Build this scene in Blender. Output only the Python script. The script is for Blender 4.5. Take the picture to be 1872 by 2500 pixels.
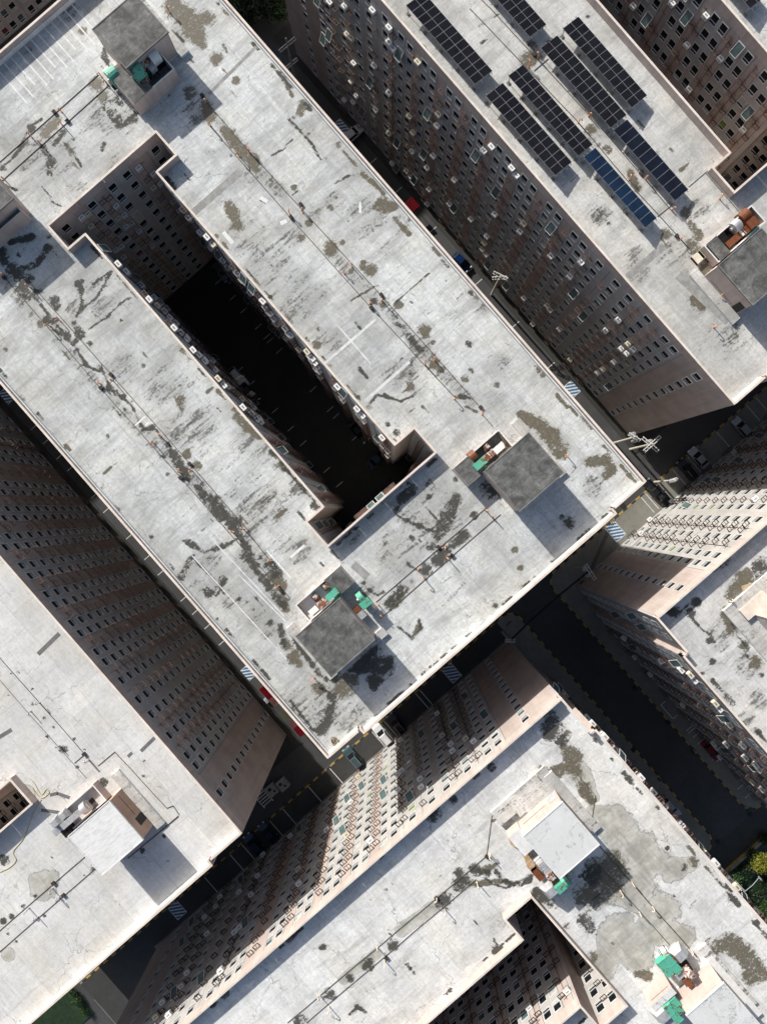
import bpy, bmesh, math, random
import numpy as np
from mathutils import Vector, Matrix
random.seed(7); np.random.seed(7)
for o in list(bpy.data.objects): bpy.data.objects.remove(o)
SC = bpy.context.scene
COL = SC.collection
R = math.radians

# ------------------------------------------------------------------ camera, sky, sun, exposure
CAMZ = 125.0; FPX = 1732.0; NX, NY = 950.0, 1240.0
CU, SU = math.cos(R(48.93)), math.sin(R(48.93))
cam = bpy.data.cameras.new('camera'); camo = bpy.data.objects.new('camera', cam); COL.objects.link(camo)
camo.location = (0, 0, CAMZ); camo.rotation_euler = (0, 0, R(48.93))
cam.sensor_fit = 'VERTICAL'; cam.sensor_height = 36.0; cam.lens = FPX/2500*36
cam.shift_x = -14/2500; cam.shift_y = -10/2500
cam.clip_end = 2000; cam.clip_start = 1
SC.camera = camo
W = bpy.data.worlds.new('World'); SC.world = W; W.use_nodes = True
nt = W.node_tree; nt.nodes.clear()
sky = nt.nodes.new('ShaderNodeTexSky'); sky.sky_type = 'NISHITA'; sky.sun_disc = False
SUN_EL = R(28.0); SUN_YAW = R(0.35)          # the light travels along +x (towards the lower right of the photo)
sky.sun_elevation = SUN_EL; sky.sun_rotation = R(-90) - SUN_YAW
sky.air_density = 1.0; sky.dust_density = 3.0; sky.ozone_density = 1.0
bg = nt.nodes.new('ShaderNodeBackground'); bg.inputs[1].default_value = 0.10
wo = nt.nodes.new('ShaderNodeOutputWorld')
nt.links.new(sky.outputs[0], bg.inputs[0]); nt.links.new(bg.outputs[0], wo.inputs[0])
sl = bpy.data.lights.new('sun', 'SUN'); sl.energy = 5.0; sl.angle = R(0.5); sl.color = (1.0, 0.965, 0.91)
so = bpy.data.objects.new('sun', sl); COL.objects.link(so); so.location = (-60, 0, 140)
ld = Vector((math.cos(SUN_YAW)*math.cos(SUN_EL), math.sin(SUN_YAW)*math.cos(SUN_EL), -math.sin(SUN_EL)))
so.rotation_euler = ld.to_track_quat('-Z', 'Y').to_euler()
SC.view_settings.view_transform = 'Standard'; SC.view_settings.look = 'None'
SC.view_settings.exposure = 0.19; SC.view_settings.gamma = 1.0
SC.view_settings.use_curve_mapping = False
SC.render.engine = 'CYCLES'

# ------------------------------------------------------------------ photo pixels <-> metres (world x = lower right, y = upper right in the photo)
H = 38.0; ZR = 36.7
def uv(px, py, z):
    s = (CAMZ - z)/FPX; dx, dy = px - NX, py - NY
    return ((dx*CU + dy*SU)*s, (dx*SU - dy*CU)*s)
def proj(u, v, z):
    s = FPX/(CAMZ - z)
    return NX + (u*CU + v*SU)*s, NY + (u*SU - v*CU)*s
K = 0.42271
ZO = dict(Z1=(0,0), Z2=(600,0), Z3=(1172,0), Z4=(0,600), Z5=(600,600), Z6=(1172,600),
          Y1=(0,1200), Y2=(600,1200), Y3=(1172,1200), Y4=(0,1800), Y5=(600,1800), Y6=(1172,1800))
def zp(zone, x, y): return ZO[zone][0] + x*K, ZO[zone][1] + y*K
def zuv(zone, x, y, z): return uv(*zp(zone, x, y), z)

# ------------------------------------------------------------------ materials
class NT:
    def __init__(s, name):
        s.m = bpy.data.materials.new(name); s.m.use_nodes = True; s.t = s.m.node_tree
        s.b = s.t.nodes['Principled BSDF']
    def n(s, typ, **kw):
        x = s.t.nodes.new(typ)
        for k, v in kw.items(): setattr(x, k, v)
        return x
    def l(s, a, b): s.t.links.new(a, b)
    def val(s, sock, v):
        if hasattr(v, 'is_output'): s.l(v, sock)
        else: sock.default_value = v
    def math(s, op, a, b=0.0, c=None, clamp=False):
        x = s.n('ShaderNodeMath', operation=op); x.use_clamp = clamp
        s.val(x.inputs[0], a); s.val(x.inputs[1], b)
        if c is not None: s.val(x.inputs[2], c)
        return x.outputs[0]
    def mapr(s, v, a, b, c=0.0, d=1.0, smooth=True):
        x = s.n('ShaderNodeMapRange'); x.interpolation_type = 'SMOOTHSTEP' if smooth else 'LINEAR'
        s.val(x.inputs[0], v); x.inputs[1].default_value = a; x.inputs[2].default_value = b
        x.inputs[3].default_value = c; x.inputs[4].default_value = d
        return x.outputs[0]
    def mix(s, f, a, b, mode='MIX'):
        x = s.n('ShaderNodeMix', data_type='RGBA', blend_type=mode)
        s.val(x.inputs[0], f); s.val(x.inputs[6], a); s.val(x.inputs[7], b)
        return x.outputs[2]
    def pos(s, scale=(1, 1, 1), loc=(0, 0, 0), src='geo', rot=(0, 0, 0)):
        if src == 'geo': o = s.n('ShaderNodeNewGeometry').outputs['Position']
        else: o = s.n('ShaderNodeTexCoord').outputs['Object']
        mp = s.n('ShaderNodeMapping'); mp.inputs['Scale'].default_value = scale
        mp.inputs['Location'].default_value = loc; mp.inputs['Rotation'].default_value = rot
        s.l(o, mp.inputs[0]); return mp.outputs[0]
    def noise(s, vec, scale, detail=4, rough=0.55, dist=0.0):
        x = s.n('ShaderNodeTexNoise'); s.l(vec, x.inputs['Vector'])
        x.inputs['Scale'].default_value = scale; x.inputs['Detail'].default_value = detail
        x.inputs['Roughness'].default_value = rough; x.inputs['Distortion'].default_value = dist
        return x.outputs[0]
    def bump(s, h, strength=0.3, dist=0.02):
        x = s.n('ShaderNodeBump'); x.inputs['Strength'].default_value = strength; x.inputs['Distance'].default_value = dist
        s.l(h, x.inputs['Height']); s.l(x.outputs[0], s.b.inputs['Normal'])
def c4(c): return (c[0], c[1], c[2], 1.0)

def simple(name, col, rough=0.7, metal=0.0, var=0.15, scale=2.0, src='geo', spec=0.3):
    t = NT(name); b = t.b
    n = t.noise(t.pos(src=src), scale, 4, 0.6)
    lo = tuple(c*(1-var) for c in col); hi = tuple(min(1, c*(1+var)) for c in col)
    t.l(t.mix(t.mapr(n, .3, .7), c4(lo), c4(hi)), b.inputs['Base Color'])
    b.inputs['Roughness'].default_value = rough; b.inputs['Metallic'].default_value = metal
    b.inputs['Specular IOR Level'].default_value = spec
    return t.m

def roof_mat(name, base, algae=0.0, grey=0.0, warm=(1, 1, 1), seed=0.0):
    t = NT(name); b = t.b
    at = t.n('ShaderNodeVertexColor', layer_name='stain')
    sep = t.n('ShaderNodeSeparateColor'); t.l(at.outputs[0], sep.inputs[0])
    damp, black, alg, film = sep.outputs[0], sep.outputs[1], sep.outputs[2], at.outputs[1]
    off = (seed*37.1, seed*11.7, seed)
    p = t.pos(loc=off)
    cloud = t.noise(p, 0.07, 6, 0.6, 0.4)
    mid = t.noise(p, 0.45, 6, 0.65, 0.3)
    stv = t.noise(t.pos((1.7, 0.28, 1), off), 1.0, 8, 0.72)            # short brush marks across the wing
    stu = t.noise(t.pos((0.13, 2.2, 1), off), 1.0, 6, 0.7)             # roller marks along the wing
    fine = t.noise(p, 7.0, 6, 0.75)
    spk = t.noise(p, 2.6, 9, 0.78, 0.2)
    br = t.n('ShaderNodeTexBrick'); t.l(t.pos(loc=off), br.inputs['Vector'])
    br.inputs['Scale'].default_value = 0.21; br.inputs['Mortar Size'].default_value = 0.007
    br.inputs['Brick Width'].default_value = 1.3; br.inputs['Row Height'].default_value = 0.72; br.offset = 0.37
    br.inputs['Color1'].default_value = (.85, .85, .85, 1); br.inputs['Color2'].default_value = (1.0, 1.0, 1.0, 1)
    br.inputs['Mortar'].default_value = (.72, .72, .72, 1); br.inputs['Bias'].default_value = 0.2
    b2 = t.n('ShaderNodeTexBrick'); t.l(t.pos(loc=(3.3+seed, 8.1, 0), rot=(0, 0, R(90))), b2.inputs['Vector'])
    b2.inputs['Scale'].default_value = 0.5; b2.inputs['Mortar Size'].default_value = 0.012; b2.inputs['Mortar'].default_value = (.90, .90, .90, 1)
    b2.inputs['Brick Width'].default_value = 1.6; b2.inputs['Row Height'].default_value = 0.55
    b2.inputs['Color1'].default_value = (.95, .95, .95, 1); b2.inputs['Color2'].default_value = (1.02, 1.02, 1.02, 1); b2.offset = 0.61
    v = t.mapr(cloud, .3, .7, 0.80 - grey*.5, 1.06)
    v = t.math('MULTIPLY', v, t.mapr(mid, .25, .75, 0.86 - grey*.6, 1.05)); v = t.math('MULTIPLY', v, t.mapr(spk, .34, .62, 0.84 - grey*.4, 1.05))
    v = t.math('MULTIPLY', v, t.mapr(stv, .28, .72, 0.92 - grey*.3, 1.04))
    v = t.math('MULTIPLY', v, t.mapr(stu, .25, .75, 0.93, 1.05))
    v = t.math('MULTIPLY', v, t.mapr(fine, .3, .7, 0.91, 1.06))
    scr = t.noise(t.pos((5.0, .8, 1), off), 1.0, 8, .75); scu = t.noise(t.pos((.5, 6.0, 1), off), 1.0, 6, .75)
    v = t.math('MULTIPLY', v, t.mapr(scr, .46, .72, 1.02, 0.90 - grey)); v = t.math('MULTIPLY', v, t.mapr(scu, .5, .75, 1.01, 0.92))
    col = t.mix(1.0, c4(base), v, 'MULTIPLY')
    col = t.mix(t.mapr(t.noise(p, .16, 4, .6), .42, .7, 0, .55), col, t.mix(1.0, col, c4((1.02, .965, .87)), 'MULTIPLY'))
    col = t.mix(0.75, col, br.outputs[0], 'MULTIPLY')
    col = t.mix(0.7, col, b2.outputs[0], 'MULTIPLY')
    # hair cracks
    wp = t.n('ShaderNodeVectorMath', operation='ADD')
    wn = t.n('ShaderNodeTexNoise'); t.l(p, wn.inputs['Vector']); wn.inputs['Scale'].default_value = .8; wn.inputs['Detail'].default_value = 5
    ws = t.n('ShaderNodeVectorMath', operation='SCALE'); t.l(wn.outputs[1], ws.inputs[0]); ws.inputs['Scale'].default_value = 2.4
    t.l(p, wp.inputs[0]); t.l(ws.outputs[0], wp.inputs[1])
    vo = t.n('ShaderNodeTexVoronoi', feature='DISTANCE_TO_EDGE'); t.l(wp.outputs[0], vo.inputs['Vector']); vo.inputs['Scale'].default_value = .13
    crack = t.math('MULTIPLY', t.mapr(vo.outputs[0], .002, .009, 1, 0), t.mapr(mid, .4, .62, 0, .6))
    col = t.mix(crack, col, c4((.14, .14, .13)))
    # beige dirt film
    nf = t.math('ADD', film, t.math('MULTIPLY', t.math('SUBTRACT', mid, .5), 1.5))
    nf = t.math('ADD', nf, t.math('MULTIPLY', t.math('SUBTRACT', spk, .5), .55))
    fm = t.mapr(nf, .44, .56); sm0 = t.noise(p, .28, 8, .72, 1.2)
    fcol = t.mix(t.mapr(stv, .3, .7), c4((.40, .385, .33)), c4((.60, .585, .53)))
    fcol = t.mix(t.mapr(mid, .38, .62, 0, .75), fcol, c4((.31, .30, .262))); fcol = t.mix(t.mapr(spk, .5, .66, 0, .5), fcol, c4((.5, .49, .45))); fcol = t.mix(t.mapr(stu, .52, .66, 0, .55), fcol, c4((.24, .235, .21))); fcol = t.mix(t.mapr(sm0, .52, .66, 0, .6), fcol, c4((.20, .195, .17)))
    col = t.mix(t.math('MULTIPLY', fm, t.mapr(nf, .45, 1.0, .6, .95)), col, fcol)
    ring = t.math('MULTIPLY', t.mapr(nf, .435, .475), t.mapr(nf, .49, .545, 1, 0))
    col = t.mix(t.math('MULTIPLY', ring, .75), col, c4((.13, .125, .11)))
    # smeared grime and algae flecks
    sm = t.noise(t.pos((.62, .13, 1), off), 1.0, 7, .7, .3); sm2 = t.noise(t.pos((.10, .5, 1), off), 1.0, 7, .7, .3)
    smk = t.math('MULTIPLY', t.mapr(t.math('ADD', sm, t.math('MULTIPLY', alg, .06)), .535 - algae, .70 - algae, 0, .6), t.mapr(spk, .36, .6))
    col = t.mix(smk, col, c4((.21, .21, .195)))
    col = t.mix(t.math('MULTIPLY', t.mapr(sm2, .56 - algae, .70 - algae, 0, .5), t.mapr(fine, .35, .6)), col, c4((.30, .30, .285)))
    g = t.math('ADD', t.math('MULTIPLY', spk, .42), t.math('MULTIPLY', stv, .58))
    g = t.math('ADD', g, t.math('MULTIPLY', alg, .085)); g = t.math('ADD', g, t.math('MULTIPLY', t.math('SUBTRACT', cloud, .5), .22))
    am = t.mapr(g, .625 - algae, .72 - algae)
    col = t.mix(t.math('MULTIPLY', am, .9), col, c4((.06, .058, .05)))
    soft = t.mapr(t.math('ADD', mid, t.math('MULTIPLY', alg, .10)), .56 - algae, .78 - algae, 0, .4)
    col = t.mix(soft, col, c4((.25, .25, .235)))
    # damp mud patches with a tide line, black mould
    jig = t.math('ADD', t.math('MULTIPLY', t.math('SUBTRACT', spk, .5), 3.4), t.math('MULTIPLY', t.math('SUBTRACT', stv, .5), 2.2))
    jig = t.math('ADD', jig, t.math('MULTIPLY', t.math('SUBTRACT', mid, .5), 2.2))
    jig = t.math('ADD', jig, t.math('MULTIPLY', t.math('SUBTRACT', fine, .5), 1.7))
    d2 = t.math('ADD', damp, t.math('MULTIPLY', jig, t.mapr(damp, .02, .35, 0, 1)))
    halo = t.mapr(d2, .18, .55, 0, .5)
    col = t.mix(halo, col, c4((.27, .262, .225)))
    dm = t.mapr(d2, .46, .66)
    dcol = t.mix(t.mapr(fine, .3, .7), c4((.062, .052, .034)), c4((.125, .108, .075)))
    dcol = t.mix(t.mapr(d2, .75, 1.2, 0, .5), dcol, c4((.165, .145, .10)))
    dcol = t.mix(t.mapr(spk, .53, .64, 0, .6), dcol, c4((.30, .285, .235)))
    col = t.mix(t.math('MULTIPLY', dm, .92), col, dcol)
    k2 = t.math('ADD', black, t.math('MULTIPLY', jig, t.mapr(black, .02, .3, 0, 1.15)))
    km = t.mapr(k2, .44, .66)
    kh = t.mapr(k2, .15, .5, 0, .42)
    col = t.mix(kh, col, c4((.2, .2, .185)))
    kcol = t.mix(t.mapr(fine, .3, .75), c4((.028, .027, .023)), c4((.085, .08, .066)))
    col = t.mix(t.math('MULTIPLY', km, .93), col, kcol)
    t.l(col, b.inputs['Base Color'])
    t.l(t.mapr(dm, 0, 1, .75, .5), b.inputs['Roughness'])
    b.inputs['Specular IOR Level'].default_value = 0.25
    t.bump(t.math('ADD', t.math('MULTIPLY', spk, .6), fine), .35, .03)
    return t.m

def wall_mat(name, col, streak=.25, rough=.8):
    t = NT(name); b = t.b
    p = t.pos()
    n1 = t.noise(p, .35, 5, .6); n2 = t.noise(p, 9.0, 5, .7)
    st = t.noise(t.pos((1.6, 1.6, .09)), 1.0, 6, .65)
    v = t.math('MULTIPLY', t.mapr(n1, .3, .7, .86, 1.08), t.mapr(st, .3, .75, 1.06, 1 - streak))
    v = t.math('MULTIPLY', v, t.mapr(n2, .3, .7, .93, 1.06))
    t.l(t.mix(1.0, c4(col), v, 'MULTIPLY'), b.inputs['Base Color'])
    b.inputs['Roughness'].default_value = rough; b.inputs['Specular IOR Level'].default_value = .25
    t.bump(n2, .25, .01)
    return t.m

def rust_mat(name, paint, rust=.5, src='geo'):
    t = NT(name); b = t.b
    p = t.pos(src=src); n = t.noise(p, 1.7, 8, .7, .6); f = t.noise(p, 9, 5, .7)
    m = t.mapr(t.math('ADD', n, t.math('MULTIPLY', f, .15)), .66 - rust*.3, .72 - rust*.3)
    rc = t.mix(t.mapr(f, .3, .7), c4((.06, .018, .010)), c4((.27, .09, .03)))
    pc = t.mix(t.mapr(n, .3, .7), c4(tuple(c*.8 for c in paint)), c4(paint))
    t.l(t.mix(m, pc, rc), b.inputs['Base Color']); b.inputs['Roughness'].default_value = .55
    return t.m

def concrete_top(name, lo, hi, fleck):
    t = NT(name); b = t.b; p = t.pos()
    n1 = t.noise(p, .55, 8, .7, .4); n2 = t.noise(p, 2.8, 8, .75, .5); n3 = t.noise(t.pos((3.2, .8, 1)), 1.3, 8, .75)
    c = t.mix(t.mapr(n1, .32, .66), c4(lo), c4(hi))
    c = t.mix(t.mapr(n3, .4, .7, 0, .55), c, c4(tuple(x*.62 for x in lo)))
    c = t.mix(t.mapr(t.math('ADD', t.math('MULTIPLY', n2, .65), t.math('MULTIPLY', n1, .35)), .56, .64, 0, .8), c, c4(fleck))
    t.l(c, b.inputs['Base Color']); b.inputs['Roughness'].default_value = .85; t.bump(n2, .4, .02)
    return t.m

def veined_top(name, base):
    t = NT(name); b = t.b; p = t.pos()
    n1 = t.noise(p, .5, 8, .7, .8); n2 = t.noise(p, 3.0, 9, .78, .4); ms = t.noise(p, .3, 4, .6)
    vn = t.math('ABSOLUTE', t.math('SUBTRACT', n1, .5))
    m = t.math('MULTIPLY', t.mapr(vn, .0, .035, 1, 0), t.mapr(ms, .44, .6)); m = t.math('MULTIPLY', m, t.mapr(n2, .36, .6))
    sp = t.math('MULTIPLY', t.mapr(n2, .60, .68), t.mapr(ms, .4, .62))
    c = t.mix(t.mapr(n1, .3, .7), c4(tuple(x*.9 for x in base)), c4(base))
    c = t.mix(t.math('MULTIPLY', t.math('MAXIMUM', m, sp), .8), c, c4((.14, .14, .13)))
    t.l(c, b.inputs['Base Color']); b.inputs['Roughness'].default_value = .8
    return t.m

def asphalt_mat(name, a, c, warm=(1, 1, 1)):
    t = NT(name); b = t.b; p = t.pos()
    n1 = t.noise(p, .12, 6, .65, .5); n2 = t.noise(p, 1.2, 7, .7); n3 = t.noise(p, 14, 4, .7)
    v = t.mix(t.mapr(n1, .3, .7), c4(tuple(a*w for w in warm)), c4(tuple(c*w for w in warm)))
    v = t.mix(t.mapr(n2, .45, .75, 0, .5), v, c4(tuple(a*.6*w for w in warm)))
    v = t.mix(t.mapr(n3, .35, .7, 0, .3), v, c4(tuple(c*1.4*w for w in warm)))
    t.l(v, b.inputs['Base Color']); b.inputs['Roughness'].default_value = .8; t.bump(n3, .3, .01)
    return t.m

def worn_paint(name, col, under, wear=.5):
    t = NT(name); b = t.b; p = t.pos(); n = t.noise(p, 5, 8, .75)
    t.l(t.mix(t.mapr(n, .62 - wear*.2, .72 - wear*.2), c4(col), c4(under)), b.inputs['Base Color']); b.inputs['Roughness'].default_value = .7
    return t.m

def solar_mat(name, cell, line, nx, ny, src='UV'):
    t = NT(name); b = t.b
    u = t.n('ShaderNodeUVMap').outputs[0]
    sp = t.n('ShaderNodeSeparateXYZ'); t.l(u, sp.inputs[0])
    def grid(c, n, w):
        f = t.math('FRACT', t.math('MULTIPLY', c, float(n)))
        d = t.math('ABSOLUTE', t.math('SUBTRACT', f, .5))
        return t.mapr(d, .5 - w, .5 - w*.6)
    g = t.math('MAXIMUM', grid(sp.outputs[0], nx, .05), grid(sp.outputs[1], ny, .05))
    n = t.noise(t.pos(), .7, 3, .5)
    cc = t.mix(t.mapr(n, .35, .65), c4(cell), c4(tuple(x*1.5 for x in cell)))
    t.l(t.mix(t.math('MULTIPLY', g, .5), cc, c4(line)), b.inputs['Base Color'])
    b.inputs['Roughness'].default_value = .12; b.inputs['Specular IOR Level'].default_value = .07
    return t.m

def leaf_mat(name, a, c):
    t = NT(name); b = t.b
    n = t.noise(t.pos(), 1.6, 4, .6); n2 = t.noise(t.pos(), 13, 2, .6)
    v = t.mix(t.mapr(t.math('ADD', t.math('MULTIPLY', n, .6), t.math('MULTIPLY', n2, .4)), .38, .62), c4(a), c4(c))
    t.l(v, b.inputs['Base Color']); b.inputs['Roughness'].default_value = .6
    return t.m

M = {}
M['roofA'] = roof_mat('stained_roof_screed', (.79, .815, .805), algae=.058, grey=.12, seed=1)
M['roofB'] = roof_mat('clean_roof_coating', (.69, .69, .675), algae=-.045, grey=-.12, seed=2)
M['roofC'] = roof_mat('pale_roof_screed', (.735, .735, .71), algae=.05, grey=.06, seed=3)
M['roofD'] = roof_mat('white_roof_coating', (.84, .845, .83), algae=.012, grey=.0, seed=4)
M['roofE'] = roof_mat('mouldy_roof_coating', (.80, .80, .785), algae=.05, grey=.04, seed=5)
M['roofL'] = roof_mat('stained_ledge_coating', (.80, .79, .76), algae=.10, grey=.05, seed=6)
M['brown'] = wall_mat('brown_pink_render', (.45, .378, .340), .08)
M['brownw'] = wall_mat('warm_brown_render', (.47, .31, .235), .08)
M['grey'] = wall_mat('warm_grey_render', (.43, .412, .392), .08)
M['cream'] = wall_mat('pale_coping', (.74, .65, .57), .1)
M['pinkw'] = wall_mat('pink_render', (.52, .43, .39), .12)
M['upst'] = wall_mat('white_upstand', (.72, .73, .725), .12)
M['core'] = simple('dark_joint', (.05, .045, .042), .9)
M['frame'] = simple('window_aluminium', (.62, .63, .62), .45, 0, .1, 3)
M['glass'] = simple('dark_glass', (.012, .014, .016), .12, 0, .3, 1.0, spec=.5)
M['glass2'] = simple('teal_glass', (.085, .125, .125), .15, 0, .2, 1.0, spec=.5)
M['curtain'] = simple('pale_curtain', (.42, .43, .40), .7, 0, .2, 3.0)
M['curtg'] = simple('green_curtain', (.16, .22, .05), .7, 0, .2, 3.0)
M['curtr'] = simple('wine_curtain', (.16, .035, .04), .7, 0, .2, 3.0)
M['rack'] = simple('brown_rack_paint', (.15, .095, .078), .6, .0, .25, 4)
M['rackd'] = simple('dark_rack_paint', (.028, .018, .014), .6, .0, .25, 4)
M['acw'] = simple('white_enamel', (.84, .84, .82), .45, 0, .06, 2)
M['acc'] = simple('cream_enamel', (.70, .65, .52), .5, 0, .1, 2)
M['black'] = simple('black_plastic', (.02, .02, .02), .6)
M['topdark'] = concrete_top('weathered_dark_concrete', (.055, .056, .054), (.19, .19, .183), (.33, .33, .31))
M['topwhite'] = veined_top('white_painted_slab', (.66, .67, .665)); M['topclean'] = concrete_top('clean_white_slab', (.68, .68, .67), (.75, .75, .74), (.70, .70, .69))
M['midconc'] = concrete_top('grey_concrete', (.16, .16, .15), (.27, .265, .25), (.40, .39, .36))
M['conduit'] = simple('dark_conduit', (.10, .085, .065), .6, 0, .3, 3)
M['lconduit'] = simple('grey_conduit', (.22, .22, .21), .6, 0, .3, 3)
M['pvc'] = simple('orange_pvc', (.62, .30, .16), .5, 0, .15, 5)
M['pvcw'] = simple('cream_pvc', (.68, .58, .46), .5, 0, .1, 5)
M['green'] = rust_mat('green_paint', (.10, .46, .33), .18)
M['rustw'] = rust_mat('rusty_white_paint', (.62, .62, .60), .45)
M['rust'] = rust_mat('rusted_steel', (.20, .09, .055), .95)
def weep_mat():
    t = NT('rust_weep'); b = t.b; p = t.pos(); n = t.noise(p, 1.1, 8, .7, 1.2); f = t.noise(p, 5, 6, .7)
    c = t.mix(t.mapr(n, .36, .60), c4((.62, .58, .50)), c4((.42, .24, .10))); c = t.mix(t.mapr(f, .55, .66, 0, .8), c, c4((.72, .70, .66)))
    t.l(c, b.inputs['Base Color']); b.inputs['Roughness'].default_value = .8; return t.m
M['weep'] = weep_mat()
M['galv'] = simple('galvanised_sheet', (.50, .51, .52), .4, .35, .15, 2)
M['white'] = simple('white_paint', (.72, .72, .70), .6, 0, .06, 2)
M['solar'] = solar_mat('black_solar_cells', (.008, .008, .011), (.055, .055, .062), 6, 10)
M['solarb'] = solar_mat('blue_solar_cells', (.006, .016, .038), (.06, .09, .13), 6, 12)
M['solark'] = solar_mat('navy_solar_cells', (.006, .008, .016), (.06, .07, .09), 6, 12)
M['alu'] = simple('silver_frame', (.30, .30, .31), .4, .2, .06, 3)
M['asph'] = asphalt_mat('asphalt', .040, .065)
M['asphl'] = asphalt_mat('lighter_asphalt', .030, .05, (1, .99, .95))
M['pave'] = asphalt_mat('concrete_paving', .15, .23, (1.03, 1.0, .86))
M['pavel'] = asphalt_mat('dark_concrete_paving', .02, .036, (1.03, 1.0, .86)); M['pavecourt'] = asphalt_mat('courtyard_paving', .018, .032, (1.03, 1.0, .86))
M['kerb'] = simple('kerb_concrete', (.30, .29, .27), .85, 0, .2, 1.5)
M['yellow'] = worn_paint('worn_yellow_paint', (.48, .30, .03), (.10, .09, .07), .55)
M['kblack'] = worn_paint('worn_black_paint', (.022, .022, .022), (.10, .095, .08), .45)
M['lineW'] = worn_paint('worn_white_line', (.74, .74, .70), (.10, .10, .09), .45)
M['blue'] = worn_paint('worn_blue_paint', (.03, .15, .36), (.16, .17, .16), .5)
M['redroof'] = simple('red_sheet_roof', (.10, .004, .008), .8, 0, .25, 1.2, spec=.05)
M['redpink'] = simple('faded_red_sheet', (.09, .028, .025), .6, 0, .25, 1.2)
M['olive'] = simple('olive_sheet', (.05, .053, .026), .6, 0, .25, 1.2)
M['greysheet'] = simple('grey_sheet', (.05, .049, .045), .6, 0, .25, 1.2)
M['bark'] = simple('bark', (.10, .075, .05), .9, 0, .3, 4)
M['leafd'] = leaf_mat('dark_leaves', (.006, .015, .005), (.018, .042, .011))
M['leafm'] = leaf_mat('mid_leaves', (.012, .035, .006), (.045, .10, .016))
M['leafy'] = leaf_mat('yellow_leaves', (.07, .08, .005), (.24, .24, .015))
M['lawn'] = leaf_mat('lawn_green', (.007, .02, .006), (.018, .042, .012))
M['turf'] = leaf_mat('turf_green', (.012, .05, .012), (.02, .075, .018))
M['tan'] = simple('tan_board', (.45, .36, .24), .8, 0, .2, 2)
M['polec'] = simple('pole_concrete', (.52, .49, .42), .8, 0, .12, 2)
M['ropey'] = simple('yellow_rope', (.52, .42, .14), .8)
M['tyre'] = simple('tyre_rubber', (.018, .018, .018), .8)
M['lamp'] = simple('lamp_lens', (.62, .62, .60), .2)
M['tail'] = simple('tail_lens', (.35, .02, .02), .3)
M['cargl'] = simple('car_glass', (.01, .012, .014), .08, 0, .2, 1, spec=.5)
def car_paint(name, c): return simple(name, c, .25, .15, .03, 1, spec=.5)
M['c_white'] = car_paint('white_car_paint', (.66, .66, .65)); M['c_black'] = car_paint('black_car_paint', (.014, .014, .016))
M['c_teal'] = car_paint('teal_car_paint', (.05, .085, .095)); M['c_navy'] = car_paint('navy_car_paint', (.014, .03, .06))
M['c_red'] = car_paint('red_car_paint', (.20, .012, .02)); M['c_silver'] = car_paint('silver_car_paint', (.38, .39, .40))
M['c_blue'] = car_paint('blue_car_paint', (.006, .025, .09)); M['c_grey'] = car_paint('grey_car_paint', (.12, .125, .13))

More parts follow.
